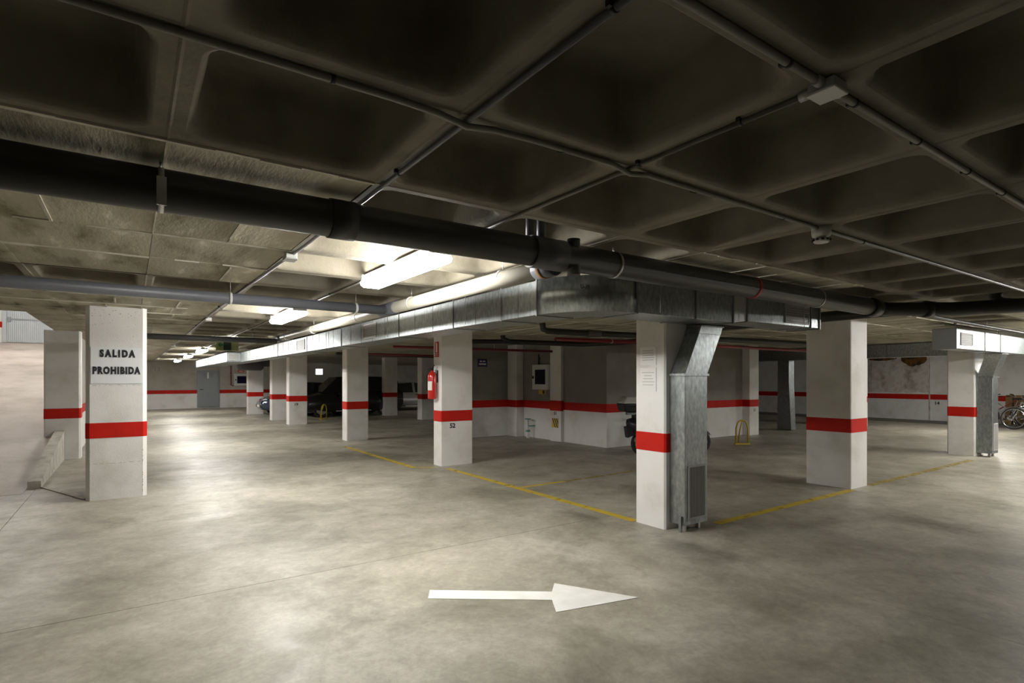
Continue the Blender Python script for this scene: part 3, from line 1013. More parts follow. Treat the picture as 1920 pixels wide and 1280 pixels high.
# dark pipes and red sprinkler mains under the bay ceiling
kp = thing('bay_drain_pipe', 'dark drain pipe with elbow under the walled bay ceiling', 'pipe', (7, 8, 2.36))
MB().tube([(5.7, 7.35, ZS + .0), (5.72, 7.35, 2.40), (5.8, 7.33, 2.37), (6.4, 7.2, 2.36), (8.6, 6.7, 2.34), (12.6, 6.2, 2.33)], 0.052, 14).build('pipe', 'pvcdark', kp)
MB().tube([(6.55, 7.17, 2.36), (6.8, 7.11, 2.355)], 0.062, 14).build('collar', 'pvccollar', kp)
kp = thing('bay_drain_pipe', 'dark drain pipe slanting to the pilaster in the walled bay', 'pipe', (7, 10, 2.33))
MB().tube([(6.6, 9.9, ZS), (6.62, 9.9, 2.42), (6.75, 9.85, 2.37), (8.3, 9.3, 2.34), (8.7, 8.4, 2.345), (8.75, 7.6, 2.37), (8.75, 7.5, ZS)], 0.055, 14).build('pipe', 'pvcdark', kp)
MB().tube([(5.3, 10.6, 2.36), (6.7, 9.86, 2.37)], 0.05, 14).build('branch_pipe', 'pvcdark', kp)
rp = thing('sprinkler_pipe', 'red sprinkler main under the bay ceiling, catching light at right', 'pipe', (10, 7.1, 2.26))
MB().tube([(6.2, 7.62, 2.27), (9.0, 7.2, 2.265), (16.3, 7.0, 2.26)], 0.036, 14).build('pipe', 'redpipe', rp)
for x in (7.4, 9.6, 12.0, 14.0):
    s = MB().tube([(x - .012, 7.2 if x > 8 else 7.44, 2.266), (x + .012, 7.2 if x > 8 else 7.44, 2.266)], 0.039, 14).build('clip', 'bracket', rp)
rp = thing('sprinkler_pipe', 'dim red sprinkler main along the back wall of the bay', 'pipe', (7, 10.9, 2.25))
MB().tube([(4.6, 11.1, 2.25), (8.6, 10.7, 2.25)], 0.03, 12).build('pipe', 'redpipe', rp)
MB().tube([(7.0, 10.86, 2.25), (7.0, 10.86, ZS)], 0.006, 6).build('rod', 'bracket', rp)
MB().tube([(5.6, 11.0, 2.25), (5.6, 11.0, ZS)], 0.006, 6).build('rod', 'bracket', rp)
rp = thing('sprinkler_pipe', 'faint red pipe under the ceiling of the dark car bay', 'pipe', (7, 16, 2.25))
MB().tube([(5.3, 15.6, 2.3), (17.5, 16.5, 2.3)], 0.03, 12).build('pipe', 'redpipe', rp)
MB().tube([(5.3, 17.3, 2.36), (17.5, 18.2, 2.36)], 0.05, 12).build('branch_pipe', 'pvcdark', rp)
MB().tube([(9, 15.87, 2.3), (9, 15.87, ZS)], 0.006, 6).build('rod', 'bracket', rp)
MB().tube([(9, 17.57, 2.36), (9, 17.57, ZS)], 0.006, 6).build('rod', 'bracket', rp)


# ------------------------------------------------------------------ conduits
def conduit(pts, r, mat, label, clips):
    t = thing('conduit', label, 'conduit', pts[0])
    MB().tube(pts, r, 10).build('pipe', mat, t)
    for c in clips:
        a = Vector(c[:3])
        d = Vector((0.007, 0, 0)) if c[3] == 'x' else Vector((0, 0.007, 0))
        MB().tube([a - d, a + d], r + .0025, 10).build('clip', 'clip', t)
        b = MB()
        if c[3] == 'x':
            b.box(a.x - .007, a.x + .007, a.y + r, a.y + r + .014, a.z - .003, ZS - .0)
        else:
            b.box(a.x - r - .014, a.x - r, a.y - .007, a.y + .007, a.z - .003, ZS - .0)
        b.build('clip_tab', 'clip', t)
    return t


ZC = 2.486
XC1 = 1.005
conduit([(XC1, 0.9, ZC), (XC1, 2.6, ZC), (XC1, 4.0, ZC), (XC1 - .05, 7.0, ZC), (XC1 - .05, 20, ZC), (XC1 - .05, 32, ZC)], 0.011, 'conduitblue',
        'long bluish conduit leading from overhead toward the far wall', [(XC1, y, ZC, 'y') for y in (1.0, 2.35, 3.3)] + [(XC1 - .05, y, ZC, 'y') for y in (8, 11, 14)])
conduit([(1.83, 0.95, ZC), (1.82, 2.6, ZC), (1.82, 3.47, ZC)], 0.010, 'conduit', 'conduit from the junction box to the nearest light', [(1.83, 1.18, ZC, 'y'), (1.825, 1.66, ZC, 'y')])
for a, b, lab in ((4.9, 7.4, 'conduit between the first and second lit lights'), (8.8, 13.6, 'conduit between the second and third lit lights'),
                  (15.0, 18.6, 'conduit between the third and fourth lit lights')):
    conduit([(1.82, a, ZC), (1.82, b, ZC)], 0.010, 'conduit', lab, [(1.82, (a + b) / 2, ZC, 'y')])
YC1 = 0.88
conduit([(-2.5, YC1, ZC), (0.9, YC1, ZC), (1.74, YC1, ZC), (4.0, YC1, ZC), (9.05, YC1, ZC)], 0.012, 'conduit', 'overhead conduit through the white junction box',
        [(x, YC1, ZC, 'x') for x in (-.5, 1.60, 2.02, 2.55, 3.1, 3.6)])
YC2 = 1.735
conduit([(-3, YC2, ZC), (0.72, YC2, ZC), (0.88, YC2, ZC - .004), (1.0, YC2, ZC - .022), (1.12, YC2, ZC - .004), (1.3, YC2 - .005, ZC),
         (1.72, YC2 - .01, ZC), (1.83, YC2 - .01, ZC - .020), (1.95, YC2 - .01, ZC), (3.6, YC2, ZC), (9.6, YC2 - .01, ZC)], 0.012, 'conduit',
        'overhead conduit that dips under the long bluish conduit', [(x, YC2, ZC, 'x') for x in (.52, 1.45, 2.3, 3.1, 4.1, 5.2)])
jb = thing('junction_box', 'white square junction box at the conduit crossing', 'junction box', (1.83, YC1, 2.44))
MB().box(1.79, 1.875, YC1 - .042, YC1 + .042, 2.466, ZS - .005).build('box', 'boxgrey', jb, bevel=.004)
MB().box(1.787, 1.878, YC1 - .045, YC1 + .045, 2.456, 2.466).build('lid', 'boxwhite', jb, bevel=.003)
for (x, y) in ((1.755, YC1), (1.875, YC1), (1.83, YC1 + .085)):
    if y == YC1:
        MB().tube([(x, y, ZC), (x + .035, y, ZC)], 0.017, 10).build('gland', 'boxgrey', jb)
    else:
        MB().tube([(x, YC1 + .042, ZC), (x, y, ZC)], 0.017, 10).build('gland', 'boxgrey', jb)
for (x, y, lab) in ((3.54, YC2, 'white smoke detector on the overhead conduit at right'),
                    (0.955, 17.5, 'small white detector on the long bluish conduit, far away')):
    t = thing('smoke_detector', lab, 'detector', (x, y, 2.42))
    T = Matrix.Translation((x, y, 2.402))
    MB().lathe([(0.040, 0), (0.046, 0.008), (0.046, 0.022), (0.030, 0.026), (0.030, 0.036), (0.052, 0.040), (0.056, 0.06), (0.056, 0.0975)], 20, T).build('head', 'boxwhite', t)
    for k in range(10):
        a = 2 * PI * k / 10
        MB().box(x + .046 * math.cos(a) - .006, x + .046 * math.cos(a) + .006, y + .046 * math.sin(a) - .006, y + .046 * math.sin(a) + .006, 2.411, 2.423).build('vent_slot', 'clip', t)
for (y, lab) in ((4.35, 'small box on the long bluish conduit above the first light'), (9.6, 'small box on the long bluish conduit past the grey pipe')):
    t = thing('junction_box', lab, 'junction box', (XC1, y, 2.46))
    MB().box(XC1 - .06, XC1 + .02, y - .06, y + .06, 2.45, ZS - .005).build('box', 'boxwhite', t, bevel=.004)
    MB().box(XC1 - .063, XC1 + .023, y - .063, y + .063, 2.443, 2.45).build('lid', 'boxgrey', t)

# exit sign
es = thing('exit_sign', 'green exit sign hanging below the dark grey side pipe', 'sign', (1.66, 12.9, 2.14))
ZE = 2.155
MB().box(1.46, 1.88, 12.88, 12.93, ZE, ZE + .24).build('panel', 'signgreenpale', es)
MB().box(1.60, 1.74, 12.874, 12.88, ZE + .01, ZE + .23).build('pictogram', 'signdark', es)
MB().prism([(1.49, ZE + .12), (1.55, ZE + .18), (1.55, ZE + .14), (1.59, ZE + .14), (1.59, ZE + .10), (1.55, ZE + .10), (1.55, ZE + .06)], 'y', 12.874, 12.88).build('arrow', 'signgreen', es)
MB().box(1.45, 1.89, 12.87, 12.94, ZE + .24, ZE + .265).build('top_rail', 'signgreen', es)
for x in (1.5, 1.84):
    MB().tube([(x, 12.905, ZE + .26), (x, 12.905, ZS - .001)], 0.004, 6).build('rod', 'bracket', es)
fn = thing('fan_housing', 'dark round fan housing below the far end of the duct', 'fan', (3.95, 25.9, 2.2))
T = Matrix.Translation((3.75, 25.9, 2.21)) @ Matrix.Rotation(PI / 2, 4, 'Y')
MB().lathe([(0.16, 0), (0.26, 0.05), (0.27, 0.12), (0.27, 0.9), (0.24, 0.96), (0.2, 1.0)], 24, T).build('drum', 'pvccollar', fn)
MB().tube([(4.2, 25.9, 2.46), (4.2, 25.9, ZS)], 0.01, 6).build('hanger', 'bracket', fn)
MB().box(4.75, 6.4, 25.75, 26.1, 2.12, 2.42).build('duct_stub', 'pvccollar', fn)

# hose cabinets
def cabinet(face, a0, a1, z0, z1, p, label):
    if face == 'x':
        t = thing('hose_cabinet', label, 'cabinet', (p, (a0 + a1) / 2, z0))
        bx = lambda u0, u1, w0, w1, d0, d1: MB().box(p - d1, p - d0, u0, u1, w0, w1)
        lft = a1
    else:
        t = thing('hose_cabinet', label, 'cabinet', ((a0 + a1) / 2, p, z0))
        bx = lambda u0, u1, w0, w1, d0, d1: MB().box(u0, u1, p - d1, p - d0, w0, w1)
        lft = a0
    bx(a0, a1, z0, z1, 0.004, 0.14).build('body', 'boxwhite', t, bevel=.006)
    dr_ = bx(a0 + .02, a1 - .02, z0 + .02, z1 - .02, 0.14, 0.155).build('door', 'boxwhite', t)
    ww = a1 - a0
    if face == 'x':
        bx(a0 + .10, a1 - .14, z0 + .14, z1 - .13, 0.155, 0.160).build('glass', 'glassdark', dr_)
        bx(a1 - .09, a1 - .03, (z0 + z1) / 2 - .04, (z0 + z1) / 2 + .03, 0.155, 0.175).build('latch', 'black', dr_)
    else:
        bx(a0 + .14, a1 - .06, z0 + .14, z1 - .13, 0.155, 0.160).build('glass', 'glassdark', dr_)
        bx(a0 + .04, a0 + .10, (z0 + z1) / 2 - .03, (z0 + z1) / 2 + .03, 0.155, 0.175).build('latch', 'black', dr_)
    return t


cabinet('x', 11.06, 11.73, 1.29, 1.94, 8.9, 'white hose cabinet with dark glass in the shaded bay')
cabinet('y', 4.78, 5.45, 1.20, 1.88, YF, 'white hose cabinet with dark glass on the far wall')
t = thing('cabinet_sticker', 'small yellow sticker on the wall under the shaded hose cabinet', 'sign', (8.89, 11.5, 1.17))
MB().box(8.888, 8.8985, 11.33, 11.62, 1.17, 1.275).build('plate', 'hazyellow', t)
MB().box(8.886, 8.889, 11.36, 11.45, 1.18, 1.265).build('print_block', 'clip', t)
t = thing('hose_sign', 'small red and white sign above the hose cabinet on the far wall', 'sign', (5.1, YF, 2.0))
MB().box(4.98, 5.30, YF - .014, YF - .004, 1.96, 2.16).build('plate', 'signred', t)
MB().box(5.03, 5.25, YF - .018, YF - .014, 2.0, 2.03).build('print_line', 'signwhite', t)
MB().box(5.03, 5.20, YF - .018, YF - .014, 2.07, 2.10).build('print_line', 'signwhite', t)
t = thing('supply_pipe', 'thin red supply pipe beside the hose cabinet on the far wall', 'pipe', (4.6, YF - .05, 1.2))
MB().tube([(4.62, YF - .05, ZS), (4.62, YF - .05, 1.25), (4.7, YF - .05, 1.22), (4.775, YF - .05, 1.22)], 0.022, 10).build('pipe', 'redpipe', t)
MB().box(4.58, 4.66, YF - .05, YF - .004, 1.9, 1.93).build('clip', 'clip', t)
t = thing('supply_pipe', 'thin dark supply pipe above the shaded hose cabinet', 'pipe', (8.87, 11.6, 2))
MB().tube([(8.86, 11.58, 1.94), (8.86, 11.58, 2.22)], 0.018, 10).build('pipe', 'pvcdark', t)
MB().box(8.86, 8.8985, 11.56, 11.60, 2.1, 2.13).build('clip', 'clip', t)
# blue sign
t = thing('blue_sign', 'dark blue plate with two lines of print on the bay wall', 'sign', (7.85, 12.74, 1.95))
bx0, bx1 = xa_at(895.5, 12.74), xa_at(913.5, 12.74)
MB().box(bx0, bx1, 12.736, 12.7455, 1.90, 2.11).build('plate', 'signblue', t)
mid = (bx0 + bx1) / 2
for (a, b, z) in ((-.085, -.02, 2.045), (.01, .085, 2.045), (-.11, .11, 1.97)):
    MB().box(mid + a, mid + b, 12.732, 12.736, z - .018, z + .018).build('print_line', 'signwhite', t)
# valve assembly
t = thing('floor_valve', 'green and white water valve standing by the bay wall', 'valve', (8.78, 11.95, 0))
T = Matrix.Translation((8.74, 11.9, 0))
MB().lathe([(0.05, 0), (0.05, 0.02), (0.028, 0.03), (0.028, 0.46), (0.04, 0.47), (0.04, 0.49)], 12, T).build('stem', 'boxwhite', t)
MB().lathe([(0.055, 0.16), (0.06, 0.17), (0.06, 0.20), (0.055, 0.21)], 12, T).build('coupling', 'teal', t)
MB().tube([(8.74 + .07 * math.cos(a), 11.9 + .09 * math.sin(a), 0.50) for a in [2 * PI * k / 16 for k in range(16)]], 0.014, 8, closed=True).build('handwheel', 'teal', t)
MB().box(8.68, 8.80, 11.885, 11.915, 0.485, 0.50).build('spoke', 'teal', t)
MB().tube([(8.74, 11.9, 0.32), (8.74, 11.82, 0.32), (8.895, 11.80, 0.32)], 0.02, 10).build('branch_pipe', 'teal', t)

# ------------------------------------------------------------------ floor paint
ar = MB().prism([(1.735, 3.555), (2.44, 3.035), (2.335, 2.86), (2.975, 2.72), (2.655, 3.275), (2.535, 3.155), (1.815, 3.69)], 'z', 0.0002, 0.003).build('painted_arrow', 'roadwhite')
tag(ar, 'white arrow painted on the floor, pointing right', 'floor marking')


def line(pts, wd, mat, label):
    (x0, y0), (x1, y1) = pts
    d = Vector((x1 - x0, y1 - y0)).normalized()
    n = Vector((-d.y, d.x)) * wd / 2
    m = MB().prism([(x0 + n.x, y0 + n.y), (x0 - n.x, y0 - n.y), (x1 - n.x, y1 - n.y), (x1 + n.x, y1 + n.y)], 'z', 0.0002, 0.0022)
    o = m.build('bay_line', mat)
    return tag(o, label, 'floor marking', 'yellow bay lines')


line([(4.56, 4.22), (4.56, 8.55)], 0.105, 'yellow', 'yellow line from the nearest pillar to the pillar numbered 52')
line([(4.46, 8.79), (4.12, 8.98)], 0.06, 'yellow', 'short slanting yellow line at the foot of the pillar numbered 52')
line([(4.11, 8.98), (4.09, 12.7)], 0.105, 'yellow', 'yellow line in the aisle beyond the pillar numbered 52')
line([(5.2, 3.65), (8.34, 3.67)], 0.105, 'yellow', 'yellow line from the nearest pillar to the thick lone pillar')
line([(8.92, 3.69), (13.3, 3.72)], 0.105, 'yellowfaint', 'faded yellow line right of the thick lone pillar')
line([(4.62, 6.46), (5.45, 6.47)], 0.075, 'yellow', 'short yellow bay line behind the nearest pillar')
line([(5.45, 6.47), (8.5, 6.60)], 0.075, 'yellowfaint', 'faded yellow bay line reaching into the walled bay')


def soften(name):
    """multiply the worn-paint mask by the mesh attribute 'fade' so a mark has soft edges"""
    nt = MATS[name].node_tree
    b = nt.nodes['Principled BSDF']
    src = b.inputs['Alpha'].links[0].from_socket
    at = nt.nodes.new('ShaderNodeAttribute')
    at.attribute_name = 'fade'
    mu = nt.nodes.new('ShaderNodeMath')
    mu.operation = 'MULTIPLY'
    nt.links.new(src, mu.inputs[0])
    nt.links.new(at.outputs['Fac'], mu.inputs[1])
    nt.links.new(mu.outputs[0], b.inputs['Alpha'])


soften('tyremark')
soften('palemark')


def smear(pts, wd, mat, z=0.0008):
    P_ = [Vector(p) for p in pts]
    fine_ = []
    for i in range(len(P_) - 1):
        for k in range(6):
            fine_.append(P_[i].lerp(P_[i + 1], k / 6))
    fine_.append(P_[-1])
    V, fade, F_ = [], [], []
    N = len(fine_)
    cols = (-1, -.55, 0, .55, 1)
    for i, p in enumerate(fine_):
        d = (fine_[min(i + 1, N - 1)] - fine_[max(i - 1, 0)]).normalized()
        n = Vector((-d.y, d.x))
        e = math.sin(PI * i / (N - 1)) ** 0.7
        for c in cols:
            V.append((p.x + n.x * wd * c, p.y + n.y * wd * c, z))
            fade.append(0.55 * e * (0 if abs(c) == 1 else 0.6 if c else 1.0))
    for i in range(N - 1):
        for k in range(4):
            F_.append((i * 5 + k, i * 5 + k + 1, (i + 1) * 5 + k + 1, (i + 1) * 5 + k))
    o = MB().add(V, F_).build('tyre_mark' if mat == 'tyremark' else 'pale_stain', mat, fl)
    at = o.data.attributes.new('fade', 'FLOAT', 'POINT')
    at.data.foreach_set('value', fade)
    return o


def fpt(px, py):
    d = FOC * 1.55 / (py - 711.5)
    s_ = (px - 960) / FOC * d
    return (d * math.sin(YAW) + s_ * math.cos(YAW), d * math.cos(YAW) - s_ * math.sin(YAW))


for (q, wd, mt) in (([(1285, 1016), (1320, 1028), (1370, 1046), (1440, 1072)], 0.16, 'tyremark'),
                    ([(1220, 1012), (1300, 1030), (1330, 1050), (1400, 1110)], 0.22, 'tyremark'),
                    ([(1040, 955), (1090, 968), (1140, 978)], 0.16, 'tyremark'),
                    ([(820, 868), (740, 856), (640, 850), (560, 858)], 0.55, 'tyremark'),
                    ([(1330, 880), (1420, 888), (1510, 905)], 0.22, 'tyremark'),
                    ([(1640, 965), (1760, 985), (1900, 1010)], 0.28, 'tyremark'),
                    ([(1150, 995), (1220, 1005), (1330, 1012)], 0.20, 'palemark'),
                    ([(440, 846), (470, 850), (500, 848)], 0.22, 'palemark')):
    smear([fpt(*p) for p in q], wd, mt, 0.0006 if mt == 'tyremark' else 0.0009)


# ------------------------------------------------------------------ yellow hoops
def hoop(x, y, rz, label):
    t = thing('parking_hoop', label, 'parking barrier', (0, 0, 0), 'yellow parking hoops')
    pts = [(-.15, 0, 0.03), (-.145, 0, 0.40)] + [(-.13 * math.cos(a), 0, 0.44 + .14 * math.sin(a)) for a in [PI * k / 8 for k in range(9)]] + [(.145, 0, 0.40), (.15, 0, 0.03)]
    MB().tube(pts, 0.019, 10).build('hoop', 'hoopyellow', t)
    MB().tube([(0, 0, 0.57), (0.0, 0.12, 0.30), (0.0, 0.19, 0.03)], 0.016, 8).build('stay', 'hoopyellow', t)
    MB().box(-.19, .19, -.03, .03, 0, .03).build('base_bar', 'hoopyellow', t)
    MB().box(-.03, .03, .03, .23, 0, .03).build('base_arm', 'hoopyellow', t)
    t.location = (x, y, 0)
    t.rotation_euler = (0, 0, rz)
    return t


hoop(12.05, 7.75, R(-30), 'yellow parking hoop in front of the core wall at right')
hoop(6.25, 22.0, R(35), 'yellow parking hoop in front of the black van')


# ------------------------------------------------------------------ cars
def wheel(t, x, y, r, s):
    w_ = MB()
    w_.tube([(x + (r - .045) * math.cos(a), y, r + (r - .045) * math.sin(a)) for a in [2 * PI * k / 24 for k in range(24)]], [0.055] * 24, 8, closed=True)
    o = w_.build('tyre', 'rubber', t)
    M = Matrix.Translation((x, y, r)) @ Matrix.Rotation(PI / 2, 4, 'X')
    MB().lathe([(r * .62, -.06), (r * .66, -.05), (r * .66, .05), (r * .62, .06)], 18, M).build('rim', 'alloy', o)


def car(label, paint, L, W, Hh, roofline, x, y, rz, van=False):
    """built along x with the nose at +x, floor at z=0, then turned"""
    t = thing('parked_car' if not van else 'parked_van', label, 'car' if not van else 'van', (0, 0, 0))
    # stations: (x, half width, sill, belt)
    if van:
        body = [(-L / 2, .80, .42, 1.00), (-L / 2 + .12, .88, .26, 1.02), (-.2 * L, .92, .22, 1.02), (.15 * L, .92, .22, 1.00), (.30 * L, .90, .22, .98), (.42 * L, .84, .25, .86), (L / 2 - .06, .74, .32, .74), (L / 2, .62, .40, .66)]
    else:
        body = [(-L / 2, .70, .40, .86), (-L / 2 + .15, .80, .24, .92), (-.2 * L, .84, .20, .92), (.12 * L, .84, .20, .90), (.27 * L, .83, .20, .88), (.40 * L, .78, .22, .78), (L / 2 - .08, .68, .27, .66), (L / 2, .54, .36, .58)]
    k = W / 1.7
    v, f = [], []
    for (bx_, hw, zs, zb) in body:
        hw *= k
        for (yy, zz) in ((hw * .90, zs), (hw, zs + .12), (hw * 1.01, (zs + zb) / 2), (hw * .97, zb - .05), (hw * .88, zb), (0, zb + .03),
                         (-hw * .88, zb), (-hw * .97, zb - .05), (-hw * 1.01, (zs + zb) / 2), (-hw, zs + .12), (-hw * .90, zs)):
            v.append((bx_, yy, zz))
    nn = 11
    for i in range(len(body) - 1):
        for q in range(nn):
            q2 = (q + 1) % nn
            f.append((i * nn + q, i * nn + q2, (i + 1) * nn + q2, (i + 1) * nn + q))
    m = MB().add(v, f, True)
    m.f += [tuple(range(nn)), tuple((len(body) - 1) * nn + q for q in range(nn))[::-1]]
    m.sm += [False, False]
    m.build('body', paint, t)
    # greenhouse: (x, z, half width) around
    gh = roofline
    v, f = [], []
    for (gx, gz) in gh:
        s = (gz - .88) / (Hh - .88)
        hw = k * (.82 - .20 * max(0, s))
        zb = .86
        v += [(gx, k * .80, zb), (gx, hw, gz), (gx, -hw, gz), (gx, -k * .80, zb)]
    for i in range(len(gh) - 1):
        for q in range(3):
            f.append((i * 4 + q, i * 4 + q + 1, (i + 1) * 4 + q + 1, (i + 1) * 4 + q))
    m = MB().add(v, f, True)
    cab = m.build('cabin', paint, t)
    # glass: side windows between stations, windscreen and rear window
    def P(i, q, e=0.0):
        a = Vector(v[i * 4 + q])
        return a
    for s in (1, -1):
        q0, q1 = (0, 1) if s == 1 else (3, 2)
        spans = [(1, 2), (2, 3)] if len(gh) > 4 else [(1, 2)]
        for (i, j) in spans:
            a, b, c_, d_ = P(i, q0), P(j, q0), P(j, q1), P(i, q1)
            mid = (a + b + c_ + d_) / 4
            pts = [mid + (p - mid) * 0.86 + Vector((0, s * .008, 0.01)) for p in (a, b, c_, d_)]
            pin = [p - Vector((0, s * .006, 0)) for p in pts]
            MB().hexa([tuple(p) for p in pts] + [tuple(p) for p in pin]).build('side_window', 'carglass', cab)
    for (i, j, sx, nm) in ((len(gh) - 2, len(gh) - 1, 1, 'windscreen'), (0, 1, -1, 'rear_window')):
        a, b, c_, d_ = P(i, 1), P(j, 1), P(j, 2), P(i, 2)
        mid = (a + b + c_ + d_) / 4
        pts = [mid + (p - mid) * 0.86 + Vector((sx * .012, 0, .012)) for p in (a, b, c_, d_)]
        pin = [p - Vector((sx * .008, 0, .008)) for p in pts]
        MB().hexa([tuple(p) for p in pts] + [tuple(p) for p in pin]).build(nm, 'carglass', cab)
    r = .31 if not van else .34
    for (wx, s) in ((.31 * L, 1), (.31 * L, -1), (-.30 * L, 1), (-.30 * L, -1)):
        wheel(t, wx, s * (W / 2 - .07), r, s)
    for s in (1, -1):
        MB().hexa([(L / 2 - .16, s * k * .66, .60), (L / 2 - .02, s * k * .48, .56), (L / 2 - .02, s * k * .30, .58), (L / 2 - .16, s * k * .40, .66),
                   (L / 2 - .22, s * k * .68, .72), (L / 2 - .10, s * k * .50, .70), (L / 2 - .10, s * k * .32, .70), (L / 2 - .2, s * k * .42, .74)]).build('headlamp', 'carlamp', t)
        MB().box(-L / 2 - .005, -L / 2 + .05, s * k * .52 - .1, s * k * .52 + .1, .62, .80).build('tail_lamp', 'lampred', t)
        MB().box(.15 * L, .15 * L + .1, s * (k * .92) - .08, s * (k * .92) + .08, .92, 1.03).build('mirror', paint, t)
        MB().box(-.16 * L, .18 * L, s * (W / 2 - .005) - .02, s * (W / 2 - .005) + .02, .20 if not van else .24, .27 if not van else .34).build('side_sill', 'carlamp' if van else 'carsilver' if paint == 'carsilver' else 'black', t)
        MB().box(-.02 * L, .03 * L, s * k * .845 - .012, s * k * .845 + .012, .79, .82).build('door_handle', 'black', t)
    MB().box(L / 2 - .03, L / 2 + .02, -.55 * k, .55 * k, .36, .48).build('bumper', 'black' if paint != 'carsilver' else paint, t, bevel=.01)
    MB().box(L / 2 + .02, L / 2 + .028, -.26, .26, .38, .48).build('number_plate', 'signwhite', t)
    MB().box(-L / 2 - .02, -L / 2 + .03, -.6 * k, .6 * k, .36, .5).build('bumper', 'black' if paint != 'carsilver' else paint, t, bevel=.01)
    t.location = (x, y, 0)
    t.rotation_euler = (0, 0, rz)
    return t


hatch = [(-1.75, .90), (-1.35, 1.36), (-.1, 1.44), (.45, 1.38), (1.15, .90)]
car('dark blue hatchback nose out behind the pillar left of number 19', 'carblue', 3.9, 1.68, 1.44, hatch, 4.55 + 1.95, 25.75, PI)
vanl = [(-2.1, 1.0), (-1.95, 1.66), (-.3, 1.70), (.6, 1.66), (1.35, .98)]
car('black van in the dark bay beside the pillar numbered 19', 'carblack', 4.4, 1.85, 1.70, vanl, 5.6 + 2.2, 23.85, PI, van=True)
car('silver hatchback parked side on in the dark bay', 'carsilver', 3.9, 1.68, 1.42, hatch, 11.95, 26.6, 0)
car('dark car half hidden behind the shaded pillar and the silver car', 'cardark', 4.0, 1.7, 1.44, hatch, 11.2, 30.6, -PI / 2)

